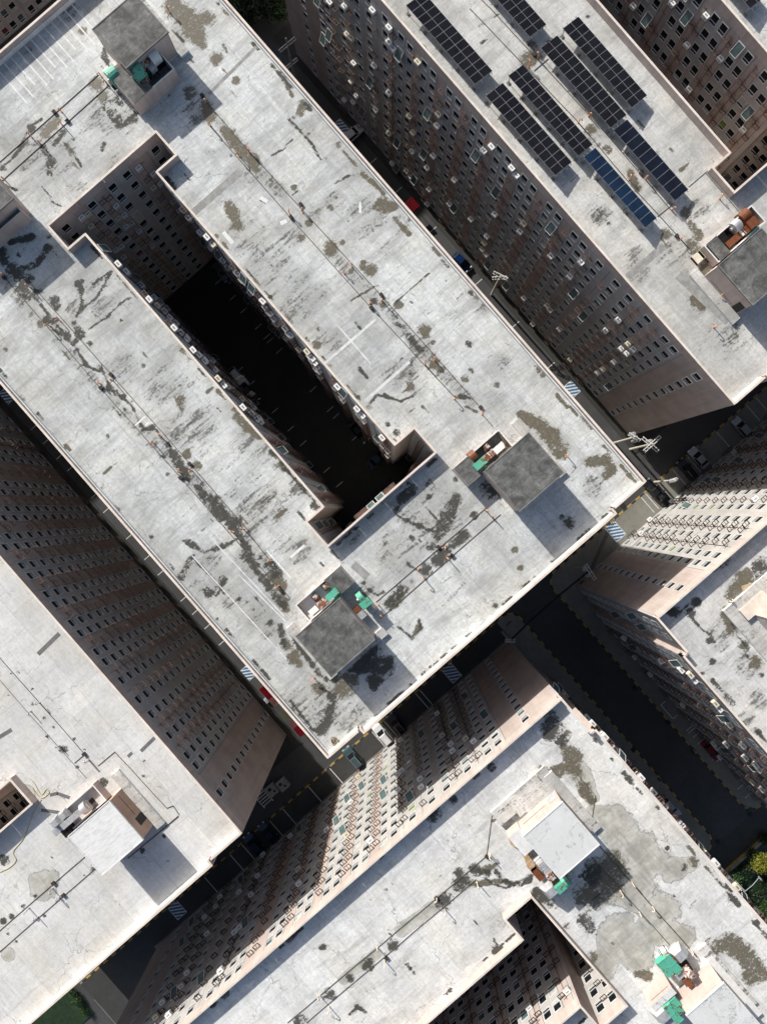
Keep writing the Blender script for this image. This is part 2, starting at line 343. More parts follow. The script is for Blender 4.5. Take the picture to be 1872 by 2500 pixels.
# ------------------------------------------------------------------ mesh helpers
ORG = {}
class MB:
    def __init__(s): s.v = []; s.f = []; s.m = []; s.mats = []
    def mi(s, k):
        if k not in s.mats: s.mats.append(k)
        return s.mats.index(k)
    def add(s, vs, fs, mat):
        b = len(s.v); s.v.extend(vs); i = s.mi(mat)
        for f in fs: s.f.append(tuple(b + x for x in f)); s.m.append(i)
    def quad(s, a, b, c, d, mat): s.add([a, b, c, d], [(0, 1, 2, 3)], mat)
    def box(s, x0, x1, y0, y1, z0, z1, mat, top=None, bottom=True):
        v = [(x0,y0,z0),(x1,y0,z0),(x1,y1,z0),(x0,y1,z0),(x0,y0,z1),(x1,y0,z1),(x1,y1,z1),(x0,y1,z1)]
        f = [(0,1,5,4),(1,2,6,5),(2,3,7,6),(3,0,4,7)]
        if bottom: f.append((3,2,1,0))
        s.add(v, f, mat); s.add([v[4], v[5], v[6], v[7]], [(0,1,2,3)], top or mat)
    def prism(s, poly, z0, z1, mat, top=None, bottom=False):
        n = len(poly)
        s.add([(x, y, z0) for x, y in poly] + [(x, y, z1) for x, y in poly], [(i, (i+1) % n, n+(i+1) % n, n+i) for i in range(n)], mat)
        s.add([(x, y, z1) for x, y in poly], [tuple(range(n))], top or mat)
        if bottom: s.add([(x, y, z0) for x, y in poly], [tuple(reversed(range(n)))], mat)
    def bar(s, p, q, w, mat, h=None, caps=False):
        p, q = Vector(p), Vector(q); d = (q - p).normalized(); h = h or w
        up = Vector((0, 0, 1)) if abs(d.z) < .95 else Vector((0, 1, 0))
        a = d.cross(up).normalized()*w/2; b = a.cross(d).normalized()*h/2
        v = [tuple(c + e) for c in (p, q) for e in (-a-b, a-b, a+b, -a+b)]
        f = [(0,1,5,4),(1,2,6,5),(2,3,7,6),(3,0,4,7)]
        if caps: f += [(3,2,1,0),(4,5,6,7)]
        s.add(v, f, mat)
    def tube(s, pts, r, mat, n=6, r1=None, caps=True):
        pts = [Vector(p) for p in pts]; rings = []; N = len(pts); up = None
        for i, p in enumerate(pts):
            d = (pts[min(i+1, N-1)] - pts[max(i-1, 0)]).normalized()
            ref = Vector((0, 0, 1)) if abs(d.z) < .9 else Vector((1, 0, 0))
            a = d.cross(ref).normalized(); b = a.cross(d)
            if up is not None and a.dot(up) < 0: a, b = -a, -b
            up = a
            rr = r if r1 is None else r + (r1 - r)*i/(N-1)
            rings.append([tuple(p + (a*math.cos(2*math.pi*k/n) + b*math.sin(2*math.pi*k/n))*rr) for k in range(n)])
        v = [x for g in rings for x in g]
        f = [(i*n+k, i*n+(k+1) % n, (i+1)*n+(k+1) % n, (i+1)*n+k) for i in range(N-1) for k in range(n)]
        if caps: f += [tuple(reversed(range(n))), tuple((N-1)*n+k for k in range(n))]
        s.add(v, f, mat)
    def mesh(s, name, org=(0, 0, 0)):
        me = bpy.data.meshes.new(name)
        me.from_pydata([(x-org[0], y-org[1], z-org[2]) for x, y, z in s.v], [], s.f)
        for k in s.mats: me.materials.append(M[k])
        me.polygons.foreach_set('material_index', s.m); me.update()
        return me
    def build(s, name, parent=None, **kw):
        org = ORG.get(parent.name, (0, 0, 0)) if parent else (0, 0, 0)
        o = bpy.data.objects.new(name, s.mesh(name, org)); COL.objects.link(o)
        if parent: o.parent = parent; ORG[o.name] = org
        for k, v in kw.items(): o[k] = v
        return o
    def thing(s, name, label, cat, group=None, base=None):
        """one mesh as a thing of its own, origin at its base"""
        if base is None:
            a = np.array(s.v); base = (float(a[:,0].mean()), float(a[:,1].mean()), float(a[:,2].min()))
        o = bpy.data.objects.new(name, s.mesh(name, base)); COL.objects.link(o); o.location = base
        o['label'] = label; o['category'] = cat
        if group: o['group'] = group
        return o
def empty(name, loc, label, cat, group=None, rz=0):
    o = bpy.data.objects.new(name, None); COL.objects.link(o); o.location = loc; o.rotation_euler = (0, 0, rz)
    o['label'] = label; o['category'] = cat
    if group: o['group'] = group
    ORG[o.name] = tuple(loc); return o
def inst(name, me, parent, loc, rz=0):
    o = bpy.data.objects.new(name, me); COL.objects.link(o); org = ORG.get(parent.name, (0,0,0))
    o.parent = parent; o.location = (loc[0]-org[0], loc[1]-org[1], loc[2]-org[2]); o.rotation_euler = (0, 0, rz)
    return o

# ------------------------------------------------------------------ ground, roads, pavements
g = MB(); g.quad((-600,-600,0),(600,-600,0),(600,600,0),(-600,600,0),'asph'); ground = g.build('road', kind='structure')
def rounded(x0, x1, y0, y1, r, corners):
    pts = []
    for cx, cy, a0, key in ((x1-r, y1-r, 0, 'ne'), (x0+r, y1-r, 90, 'nw'), (x0+r, y0+r, 180, 'sw'), (x1-r, y0+r, 270, 'se')):
        if key in corners:
            for k in range(9): a = R(a0 + k*11.25); pts.append((cx + r*math.cos(a), cy + r*math.sin(a)))
        else:
            pts.append({'ne': (x1, y1), 'nw': (x0, y1), 'sw': (x0, y0), 'se': (x1, y0)}[key])
    return pts
def pavement(poly, mat, h=.12):
    b = MB(); b.prism(poly, .0, h, 'kerb', mat); return b.build('pavement', kind='structure')
KERB_ME = {}
for key in ('yellow', 'kblack'):
    b = MB(); b.box(-.46, .46, -.14, .14, 0, .15, key, bottom=False); KERB_ME[key] = b.mesh('kerb_block')
def kerb_run(parent, pts, step=.98, inset=0.0):
    """kerb blocks laid end to end along a polyline, black and yellow in turn"""
    segs = []; i = 0
    acc = 0.0; pos = []
    for a, b in zip(pts[:-1], pts[1:]):
        L = math.dist(a, b); t = acc
        while t <= L:
            f = t/L; pos.append((a[0]+(b[0]-a[0])*f, a[1]+(b[1]-a[1])*f, math.atan2(b[1]-a[1], b[0]-a[0]))); t += step
        acc = t - L
    for n, (x, y, r) in enumerate(pos):
        px, py = proj(x, y, 0)
        if -120 < px < 2000 and -120 < py < 2620:
            inst('kerb_block', KERB_ME['yellow' if n % 2 else 'kblack'], parent, (x, y, .005), r)
pD = pavement(rounded(27.3, 82.5, -96, 4.8, 2.6, ('ne', 'nw')), 'pave')
pE = pavement(rounded(27.3, 82.5, 12.2, 110, 2.6, ('sw', 'se')), 'pave')
def arc(cx, cy, r, a0, a1, n=8): return [(cx + r*math.cos(R(a0+(a1-a0)*k/n)), cy + r*math.sin(R(a0+(a1-a0)*k/n))) for k in range(n+1)]
kerb_run(pD, [(27.44, -95)] + arc(29.9, 2.2, 2.46, 180, 90) + arc(79.9, 2.2, 2.46, 90, 0) + [(82.36, -20)])
kerb_run(pE, [(27.44, 84)] + arc(29.9, 14.8, 2.46, 180, 270) + arc(79.9, 14.8, 2.46, 270, 360) + [(82.36, 20)])
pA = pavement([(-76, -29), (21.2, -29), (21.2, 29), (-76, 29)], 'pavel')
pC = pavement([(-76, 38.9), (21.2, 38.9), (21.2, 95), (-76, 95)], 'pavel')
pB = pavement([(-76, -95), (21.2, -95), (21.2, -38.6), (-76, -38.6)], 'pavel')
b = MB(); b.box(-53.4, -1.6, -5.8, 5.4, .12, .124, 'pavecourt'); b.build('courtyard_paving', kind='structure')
def ground_line(parent, u0, v0, u1, v1, w=.12, z=.126, mat='lineW', name='parking_line'):
    b = MB(); d = Vector((u1-u0, v1-v0)).normalized(); n = Vector((-d.y, d.x))*w/2
    b.quad((u0+n.x, v0+n.y, z), (u0-n.x, v0-n.y, z), (u1-n.x, v1-n.y, z), (u1+n.x, v1+n.y, z), mat)
    return b.build(name, parent)
# bay lines in front of the lower facades
for (px, py) in ((1033.5, 1695), (1021.5, 1701), (953, 1778), (922, 1802), (818, 1890), (762, 1930), (696, 1980), (665, 2010), (597, 2068), (566, 2090), (508, 2150)):
    u, v = uv(px, py, 0); ground_line(pD, 27.7, v, 31.2, v)
for (px, py) in ((1583, 1215), (1572, 1224), (1652, 1160), (1690, 1130), (1765, 1075), (1838, 1010), (1860, 990)):
    u, v = uv(px, py, 0); ground_line(pE, 27.7, v, 31.2, v)
for (px, py) in ((1686, 1773), (1693, 1777), (1702, 1790), (1714, 1805), (1745, 1848), (1812, 1915), (1828, 1938)):
    u, v = uv(px, py, 0); ground_line(pE, u, 13.6, u, 15.0)
u, v = uv(1642, 1724, 0)
for a in ((u-1.6, 13.2, u+1.6, 13.2), (u-1.6, 13.2, u-1.6, 14.2), (u+1.6, 13.2, u+1.6, 14.2)): ground_line(pE, *a)
for (px, py) in ((912, 392), (977, 460), (1055, 562), (1142, 664), (1255, 795), (1166, 690), (1347, 890)):
    u, v = uv(px, py, 0); ground_line(ground, u, 36.0, u, 38.8, z=.006)
for (px, py) in ((73, 1052), (108, 1082), (140, 1120), (165, 1150), (225, 1215), (255, 1250), (310, 1315), (355, 1365), (385, 1405), (445, 1465), (470, 1500), (500, 1535), (535, 1575)):
    u, v = uv(px, py, 0); ground_line(ground, u, -38.5, u, -35.8, z=.006)
for (px, py) in ((675,802),(652,838),(612,880),(782,935),(610,940),(663,1010),(706,1050),(735,1087),(795,1150),(820,1190),(605,750),(640,790),(560,735),(520,700),(480,650),(827,1010),(805,1000),(690,850),(860,1075)):
    u, v = uv(px, py, 0); v = 3.6 if v > 0 else -3.9
    ground_line(ground, u, v - .75, u, v + .75, z=.130, w=.1)
# dark gullies in the kerb line
for (px, py) in ((1628, 1762), (1690, 1832), (1722+65, 1876), (1547, 1680), (1828, 1986), (1750, 2054), (1610, 1900), (1545, 1830), (1520, 1235)):
    u, v = uv(px, py, 0); b = MB(); b.box(u-.42, u+.42, v-.4, v+.4, .13, .145, 'black')
    for k in range(4): b.box(u-.3+k*.18, u-.24+k*.18, v-.34, v+.34, .145, .165, 'core')
    b.build('drain_grate', pE if v > 8 else pD)
# blue hatched pads
def pad(u, v, du, dv, parent, z):
    b = MB(); b.box(u-du, u+du, v-dv, v+dv, z, z+.005, 'lineW', bottom=False)
    n = 5; f = .09
    x0, x1, y0, y1 = u-du+f, u+du-f, v-dv+f, v+dv-f
    st = (x1-x0+y1-y0)/n
    for k in range(-n, n+1):       # slanted blue stripes clipped to the pad
        c0 = x0 + k*st*.62; c1 = c0 + st*.36; sl_ = .6*(y1-y0)
        P = [(c0, y0), (c1, y0), (c1+sl_, y1), (c0+sl_, y1)]
        def clip(P, ax, lim, keep):
            out = []
            for i in range(len(P)):
                a, c = P[i], P[(i+1) % len(P)]; ia = keep*(a[ax]-lim) >= 0; ic = keep*(c[ax]-lim) >= 0
                if ia: out.append(a)
                if ia != ic:
                    t = (lim-a[ax])/(c[ax]-a[ax]); out.append((a[0]+(c[0]-a[0])*t, a[1]+(c[1]-a[1])*t))
            return out
        P = clip(P, 0, x0, 1)
        if len(P) > 2: P = clip(P, 0, x1, -1)
        if len(P) > 2: b.add([(x, y, z+.009) for x, y in P], [tuple(range(len(P)))], 'blue')
    return b.build('hatched_pad', parent, label='blue and white hatched no-parking pad')
for (px, py, du, dv, par, z) in ((826, 316, 1.3, 1.5, ground, .004), (1400, 946, 1.3, 1.5, ground, .004), (10, 973, 1.3, 1.5, ground, .004), (600, 1648, 1.2, 1.5, ground, .004),
                            (1101, 1641, 1.7, 1.1, pD, .124), (1500, 1296, 1.7, 1.1, pE, .124), (431, 2218, 1.7, 1.1, pD, .124)):
    u, v = uv(px, py, 0); pad(u, v, du, dv, par, z)
b = MB(); b.box(27.62, 31.1, -96, 1.0, .118, .123, 'asphl'); b.box(31.1, 60, -95.9, -81.9, .118, .123, 'asphl'); b.build('parking_bays', kind='structure')
# lawns
b = MB(); b.box(87.6, 140, -40, 60, 0, .25, 'lawn'); b.box(87.0, 87.55, -40, 60, 0, .3, 'kerb'); b.build('garden_bed', kind='structure')
b = MB(); b.box(86.75, 86.98, -4, 40, 0, .2, 'yellow'); b.build('painted_kerb', kind='structure')
b = MB(); b.box(-140, -84, 26, 120, 0, .2, 'lawn'); b.build('garden_bed', kind='structure')
b = MB(); b.box(24.2, 33, -140, -97.5, 0, .14, 'lawn'); b.box(24.2, 27.0, -140, -97.4, .145, .150, 'turf'); b.build('lawn', kind='structure')
b = MB(); b.box(82.6, 87.0, -40, 60, .002, .006, 'asphl'); b.build('cross_road', kind='structure')

# ------------------------------------------------------------------ shared facade pieces (x along the wall, y outwards)
WW, WH = 1.12, 1.66
def frame_mesh():
    b = MB(); w, h, t = WW/2, WH/2, .045
    b.box(-w-.03, w+.03, -.10, .035, h-t, h+.03, 'frame'); b.box(-w-.03, w+.03, -.10, .05, -h-.03, -h+t, 'frame')
    b.box(-w-.03, -w+t, -.10, .035, -h+t, h-t, 'frame'); b.box(w-t, w+.03, -.10, .035, -h+t, h-t, 'frame')
    b.box(-w+t, w-t, -.10, .0, -h*.50, -h*.50+.06, 'frame')
    return b.mesh('window')
def pane_mesh(mat, other=None):
    b = MB(); w, h, t = WW/2-.06, WH/2-.06, .0
    hs = -(WH/2)*.47
    b.quad((-w, -.05, -h), (w, -.05, -h), (w, -.05, hs), (-w, -.05, hs), other or mat)
    b.quad((-w, -.07, hs), (w, -.07, hs), (w, -.07, h), (-w, -.07, h), mat)
    return b.mesh('pane')
def awning_mesh():
    b = MB(); w, h = WW/2, WH/2; a = R(24)
    def P(x, t): return (x, .05 + math.sin(a)*t, h - math.cos(a)*t)
    L = WH
    for x in (-w, w): b.bar(P(x, 0), P(x, L), .07, 'frame', caps=True)
    b.bar(P(-w, 0), P(w, 0), .07, 'frame'); b.bar(P(-w, L), P(w, L), .07, 'frame')
    b.quad(P(-w, .02), P(w, .02), P(w, L-.02), P(-w, L-.02), 'glass2')
    return b.mesh('open_sash')
FR = frame_mesh(); AWN = awning_mesh()
PANES = [pane_mesh('glass'), pane_mesh('glass'), pane_mesh('glass'), pane_mesh('glass'), pane_mesh('glass', 'curtain'), pane_mesh('glass2', 'glass'), pane_mesh('curtain', 'glass'), pane_mesh('curtg', 'glass'), pane_mesh('curtr', 'glass')]
def rack_mesh(mat):
    b = MB(); w, d = .40, .62
    for x in (-w, w): b.bar((x, 0, 0), (x, d, 0), .07, mat); b.bar((x, .0, -.34), (x, d*.9, -.02), .035, mat)
    b.bar((-w-.035, d, 0), (w+.035, d, 0), .07, mat); b.bar((-w, .10, 0), (w, .10, 0), .06, mat); b.bar((0, .10, 0), (0, d, 0), .05, mat)
    return b.mesh('ac_rack')
RACK = {k: rack_mesh(k) for k in ('rack', 'rackd')}
def ac_mesh(body):
    b = MB(); b.box(-.42, .42, .06, .60, .04, .60, body)
    b.box(-.39, .39, .602, .615, .08, .56, 'black'); 
    for k in range(5): b.box(-.39, .39, .616, .63, .10+k*.09, .135+k*.09, body)
    for k in range(3): b.box(-.20+k*.16, -.11+k*.16, .24, .44, .602, .61, 'black')
    b.box(-.44, .44, .60, .625, .56, .615, body)
    return b.mesh('air_conditioner')
ACM = {k: ac_mesh(k) for k in ('acw', 'acc')}
AC_COUNT = [0]
FLOORS = [35.15 - 2.82*i for i in range(13)]

def ordn(n): return '%d%s' % (n, {1: 'st', 2: 'nd', 3: 'rd'}.get(n % 10 if n % 100 not in (11, 12, 13) else 0, 'th'))
class Bld:
    def __init__(s, label, c, roofmat):
        s.e = empty('apartment_block', (c[0], c[1], 0), label, 'apartment building')
        s.win = []; s.racks = []; s.ac = []; s.roofmat = roofmat
def xf(axis, sign, pos, a, d, z): return (a, pos + sign*d, z) if axis == 'V' else (pos + sign*d, a, z)
ROT = {('V', 1): 0, ('V', -1): math.pi, ('U', 1): -math.pi/2, ('U', -1): math.pi/2}

def long_pattern(L):
    """bands measured from the corner: (start, end, colour, window columns), rack centres"""
    head = [(0, 8.7, 'brown', [5.2]), (8.7, 13.15, 'grey', [9.75, 11.45]), (13.15, 16.6, 'grey', [14.85]), (16.6, 22.4, 'grey', [18.35, 20.8]), (22.4, 25.6, 'grey', [24.05]), (25.6, 29.6, 'grey', [27.15, 28.85])]
    racks = [12.65, 13.65, 16.1, 17.1, 22.0, 25.2, 26.0]
    bands = list(head); a = 29.6
    while a + 4.8 < L - 29.6:
        bands += [(a, a+1.6, 'brown', []), (a+1.6, a+4.8, 'grey', [a+2.35, a+4.05])]; racks += [a+.3, a+1.3]; a += 4.8
    if L - 29.6 > a + .2: bands.append((a, L-29.6, 'brown', [])); racks += [(a + L-29.6)/2 - .5, (a + L-29.6)/2 + .5]
    for x0, x1, c, w in reversed(head): bands.append((L-x1, L-x0, c, [L-x for x in reversed(w)]))
    racks += [L-x for x in (12.65, 13.65, 16.1, 17.1, 22.0, 25.2, 26.0)]
    return bands, racks
def gen_pattern(L, first=1.2, cut=None):
    bands = []; racks = []; a = 0.0
    m = max(0.0, (L - int(L/4.8)*4.8)/2)
    if m > .3: bands.append((0, m, 'brown', [])); a = m
    while a + 4.8 <= L + .01:
        bands += [(a, a+3.2, 'grey', [a+.78, a+2.42]), (a+3.2, a+4.8, 'brown', [])]; racks += [a+3.5, a+4.5]; a += 4.8
    if L - a > .3: bands.append((a, L, 'grey', [a + .75] if L - a > 1.5 else []))
    return bands, racks
def custom(bands, racks): return bands, racks
def plain(L): return [(i*L/max(1, int(L/8)), (i+1)*L/max(1, int(L/8)), 'brown', []) for i in range(max(1, int(L/8)))], []

PT = .2
def facade(B, axis, sign, pos, a0, a1, pat, t0=0.0, t1=0.0, acp=0.0, awn=.06, light=.12, flip=False, detail=True, capz=None, rackm='rack', up=True, grp='', zmin=-1):
    """a wall: panels with recessed joints and window openings, windows, racks, parapet. flip measures the pattern from a1."""
    L = a1 - a0; bands, racks = pat
    conv = (lambda x: a1 - x) if flip else (lambda x: a0 + x)
    lo, hi = a0 + t0, a1 - t1
    zt = ZR - .3
    capz = capz or (H if axis == 'V' else H - .004)
    X = lambda a, d, z: xf(axis, sign, pos, a, d, z)
    # dark core behind the joints
    b = MB(); b.quad(X(lo, -.24, 0), X(hi, -.24, 0), X(hi, -.24, zt), X(lo, -.24, zt), 'core'); b.build('wall_core', B.e)
    J = .025
    for (x0, x1, colr, wins) in bands:
        p0, p1 = sorted((conv(x0), conv(x1))); p0, p1 = max(p0 + J, lo), min(p1 - J, hi)
        if p1 - p0 < .05: continue
        ws = sorted(conv(w) for w in wins) if detail else []
        al = [p0]; op = set()
        for w in ws:
            if w - WW/2 > al[-1] + .02 and w + WW/2 < p1 - .02:
                al += [w - WW/2, w + WW/2]; op.add(len(al) - 2)
        al.append(p1)
        zl = [0.0]; zo = set()
        for zc in reversed(FLOORS): zl += [zc - WH/2, zc + WH/2]; zo.add(len(zl) - 2)
        zl.append(zt - .012)
        b = MB(); 
        if not op: zl = [0.0, zt - .012]; zo = set()
        for i in range(len(al)-1):
            for j in range(len(zl)-1):
                A0, A1, Z0, Z1 = al[i], al[i+1], zl[j], zl[j+1]
                if i in op and j in zo:
                    q = [X(A0,0,Z0), X(A1,0,Z0), X(A1,0,Z1), X(A0,0,Z1)]; r = [X(A0,-.2,Z0), X(A1,-.2,Z0), X(A1,-.2,Z1), X(A0,-.2,Z1)]
                    b.add(q + r, [(0,1,5,4),(1,2,6,5),(2,3,7,6),(3,0,4,7)], colr)
                    c = (A0 + A1)/2; zc = (Z0 + Z1)/2
                    B.win.append((X(c, 0, zc), ROT[(axis, sign)], awn, light))
                else: b.quad(X(A0,0,Z0), X(A1,0,Z0), X(A1,0,Z1), X(A0,0,Z1), colr)
        for e in (p0, p1): b.quad(X(e,0,0), X(e,-.24,0), X(e,-.24,zt-.012), X(e,0,zt-.012), colr)
        b.quad(X(p0,0,zt-.012), X(p1,0,zt-.012), X(p1,-.24,zt-.012), X(p0,-.24,zt-.012), colr)
        b.build('wall_panel', B.e)
    # parapet: outer panels, coping, white upstand
    n = max(1, round((hi - lo)/4.8)); 
    for k in range(n):
        c0, c1 = lo + (hi-lo)*k/n + (J*.6 if k else 0), lo + (hi-lo)*(k+1)/n - (J*.6 if k < n-1 else 0)
        b = MB(); q = [X(c0,-PT,zt), X(c1,0,capz-.06)]
        xs = sorted((q[0][0], q[1][0])); ys = sorted((q[0][1], q[1][1]))
        mid = (c0 + c1)/2 - lo
        b.box(xs[0], xs[1], ys[0], ys[1], zt, capz-.06, 'pinkw')
        b.build('parapet_panel', B.e)
    b = MB(); q = [X(lo,-PT-.035,0), X(hi,.035,0)]; xs = sorted((q[0][0], q[1][0])); ys = sorted((q[0][1], q[1][1]))
    b.box(xs[0], xs[1], ys[0], ys[1], capz-.06, capz, 'cream'); b.build('coping', B.e)
    if up:
        b = MB(); q = [X(lo,-PT-.17,0), X(hi,-PT-.002,0)]; xs = sorted((q[0][0], q[1][0])); ys = sorted((q[0][1], q[1][1]))
        zz = ZR + (.52 if axis == 'V' else .62)
        b.box(xs[0], xs[1], ys[0], ys[1], ZR-.1, zz, 'upst'); b.build('upstand', B.e)
    # racks, drain pipes and air conditioners
    if detail:
        for k, x in enumerate(racks):
            a = conv(x)
            if a - .45 < lo or a + .45 > hi: continue
            for i, zc in enumerate(FLOORS):
                z = zc - .25 - (.32 if k % 2 else 0)
                if z < zmin or random.random() < .09: continue
                B.racks.append((X(a, 0, z), ROT[(axis, sign)], rackm))
                if random.random() < acp*(1.6 if i < 5 else .0 if up is False and i > 7 else .7 if up is False else 1.0): B.ac.append((X(a, .03, z + .0), ROT[(axis, sign)], grp, i+1, k+1))
            if k % 2 == 0 and k + 1 < len(racks) and abs(racks[k+1]-x) < 1.6:
                am = conv((x + racks[k+1])/2); b = MB(); b.bar(X(am, .05, 1), X(am, .05, 35.6), .055, rackm)
                for zc in FLOORS:
                    b.bar(X(am - .4, .06, zc + .2), X(am + .4, .06, zc - .05), .035, rackm)
                b.build('drain_pipe', B.e)

def vis_size(p):
    px, py = proj(*p); return (1/(CAMZ - p[2])) if (-40 < px < 1912 and -40 < py < 2540) else 0.0
def finish(B, ac_label, acname='', cream=.2):
    """windows and racks: the 300 that show largest as parts, the rest as one 'stuff' part"""
    rng = random.Random(hash(ac_label) & 0xffff if False else len(B.win)*13 + 5)
    for kind in ('win', 'racks'):
        L = sorted(getattr(B, kind), key=lambda w: -vis_size(w[0]))
        acc = {}
        for n, it in enumerate(L):
            p, rz = it[0], it[1]
            if kind == 'win':
                r = rng.random(); pane = PANES[rng.randint(0, 3)] if r > it[3] else PANES[rng.choice((4, 5, 5, 6, 4, 7, 8, 6))]
                opened = rng.random() < it[2]
            if n < 300:
                if kind == 'win':
                    w = inst('window', FR, B.e, p, rz); ORG[w.name] = (0, 0, 0)
                    pn = bpy.data.objects.new('pane', pane); COL.objects.link(pn); pn.parent = w
                    if opened:
                        s_ = bpy.data.objects.new('open_sash', AWN); COL.objects.link(s_); s_.parent = w
                else: inst('ac_rack', RACK[it[2]], B.e, p, rz)
            else:
                mt = Matrix.Translation(p) @ Matrix.Rotation(rz, 4, 'Z')
                for me in ([FR, pane] + ([AWN] if opened else []) if kind == 'win' else [RACK[it[2]]]): acc.setdefault(0, []).append((me, mt))
        if acc:
            b = MB()
            for me, mt in acc[0]:
                vs = [tuple(mt @ v.co) for v in me.vertices]; base = len(b.v); b.v.extend(vs)
                names = list(me.materials)
                for pl in me.polygons:
                    b.f.append(tuple(base + i for i in pl.vertices)); key = [k for k, m_ in M.items() if m_ == names[pl.material_index]][0] if False else KEYOF[names[pl.material_index].name]
                    b.m.append(b.mi(key))
            o = b.build('window_rows' if kind == 'win' else 'rack_rows', B.e, kind='stuff')
    for p, rz, grp, fl, rk in B.ac:
        if vis_size(p) == 0 or AC_COUNT[0] >= 298: continue
        AC_COUNT[0] += 1
        k = 'acc' if rng.random() < cream else 'acw'
        o = bpy.data.objects.new('air_conditioner', ACM[k]); COL.objects.link(o); o.location = p; o.rotation_euler = (0, 0, rz)
        o['label'] = '%s air conditioner, %s floor from top, %s rack column along the %s' % ('cream' if k == 'acc' else 'white', ordn(fl), ordn(rk), grp or ac_label)
        o['category'] = 'air conditioner'; o['group'] = ('cream' if k == 'acc' else 'white') + ' air conditioners on the ' + (grp or ac_label)
KEYOF = {m_.name: k for k, m_ in M.items()}

# ------------------------------------------------------------------ roof stains (pixel zone lists)
ST = {}
def st(zone, kind, *chains):
    for ch in chains:
        pts = [ch[i:i+3] for i in range(0, len(ch), 3)]
        ST.setdefault(kind, []).append([(*zuv(zone, x, y, ZR), r*K*(CAMZ-ZR)/FPX) for x, y, r in pts])
st('Z1','d',(480,180,24),(1000,40,55,1110,140,70),(1110,140,60,1190,110,50),(1130,160,70,1160,250,35),(1250,340,38),(1365,465,24),(1100,530,42),(1190,610,38,1215,680,32),(1290,750,25,1350,820,40),(1380,850,30,1480,960,34),(1335,1190,36,1375,1300,38),(1565,1040,14),(560,490,42),(600,560,38),(330,690,28,265,760,36),(395,850,16,420,890,20),(1290,260,10,1310,300,8))
st('Z1','k',(640,640,26,700,700,30),(690,720,26,780,690,22),(780,660,18),(250,850,18,300,940,24),(280,1000,14),(180,740,26),(120,850,14,160,830,18),(20,970,26),(600,830,12,590,870,8),(320,830,14,370,760,18),(10,1450,30,30,1520,25),(60,1400,14,180,1370,22),(115,1475,12),(75,1560,35,140,1620,45),(150,1560,18,210,1530,18,280,1430,22),(285,1365,15),(455,1640,20),(1000,1080,20,960,1030,12),(700,600,18,640,580,14),(600,280,10,620,350,12),(1000,180,12,1040,240,14))
st('Z1','g',(650,650,150),(300,900,150),(150,880,120),(1150,650,80),(400,60,60),(150,280,60),(450,1100,60),(1020,220,60),(1400,1350,120),(1550,1500,120),(700,980,100))
st('Z4','k',(20,60,35,30,100,20),(110,50,12),(75,130,35,130,190,45,160,180,35),(130,130,15,210,110,20,280,10,20),(120,250,38,160,290,28),(205,265,18,240,260,12),(320,325,35,330,370,15),(460,225,20,470,265,16),(430,445,15,465,510,28),(520,565,14),(265,430,25,320,435,22),(385,525,24),(435,550,16),(430,610,10),(495,685,15),(580,700,18,600,730,12),(635,820,18),(670,850,18),(715,875,16),(720,945,10),(760,900,7),(880,1050,18),(825,1065,10),(945,1130,18,980,1160,18),(1000,1200,28,1030,1260,30),(1085,1320,28),(1140,1390,18),(1175,1430,30,1220,1480,33),(1250,1510,36,1290,1560,38),(1350,1610,46),(480,330,8,440,410,6),(560,450,6,640,400,6),(700,430,8),(540,220,8,640,150,9))
st('Z4','d',(1080,1200,28),(1040,900,33,1050,940,18),(235,450,22),(120,890,28),(1370,990,28,1440,1060,23,1500,1110,16),(1600,1200,14,1640,1290,18),(1090,650,12),(625,1100,13),(505,1065,12),(830,690,16),(680,1530,18,640,1490,12),(970,1320,12),(1140,1270,26),(35,600,16),(370,1175,12))
st('Z4','g',(550,200,110),(600,350,90),(1100,1050,140),(1500,1100,140),(1500,1500,150),(450,350,70),(700,700,100),(300,500,50),(950,800,120))
st('Z2','d',(40,930,40,70,980,22),(330,610,30,310,660,20),(530,840,18),(800,1190,48,860,1190,26),(490,1200,20),(280,1085,18),(365,1290,22),(320,1370,26),(490,1440,42),(560,1400,16),(720,1560,35),(680,1540,22),(740,1200,12),(520,1140,10),(680,1010,18,770,1090,12),(860,1260,14,940,1350,16),(1090,1440,16,1120,1470,12),(280,680,12),(230,480,10,270,560,8),(560,870,8,640,960,9))
st('Z2','g',(700,1250,120),(900,1300,70),(400,1230,60),(150,1550,150),(350,740,50),(650,1000,50),(50,1000,70),(500,500,60),(250,1350,80),(900,600,-10) if False else (500,1150,60))
st('Z5','d',(500,30,32),(720,140,36),(790,340,20),(880,345,26),(1030,490,38,1040,520,22),(610,150,16),(950,815,28),(1090,680,32,1120,720,22),(1330,300,20),(410,570,24),(420,480,14),(1445,805,16),(1265,770,22),(1580,970,22,1640,1010,18),(680,100,16),(1080,560,14))
st('Z5','k',(870,450,12,900,460,14),(940,520,20,980,580,26,1010,600,18),(1240,870,14,1290,880,8),(1270,930,8,1330,960,8),(870,1080,18),(710,930,18),(820,1030,14),(740,320,22),(950,740,8),(1290,570,20),(900,1460,28,960,1400,26),(870,1520,18),(1050,1380,18),(1200,1480,28,1150,1550,38),(1210,1350,18),(1420,1400,55),(395,1500,22),(800,860,10,830,880,8),(1060,1450,16),(1320,1560,22))
st('Z5','g',(300,300,170),(500,550,90),(900,750,110),(1000,560,70),(950,1500,140),(1100,1480,110),(60,1080,50),(200,1250,50),(300,1380,60),(1400,300,90),(1450,900,70))
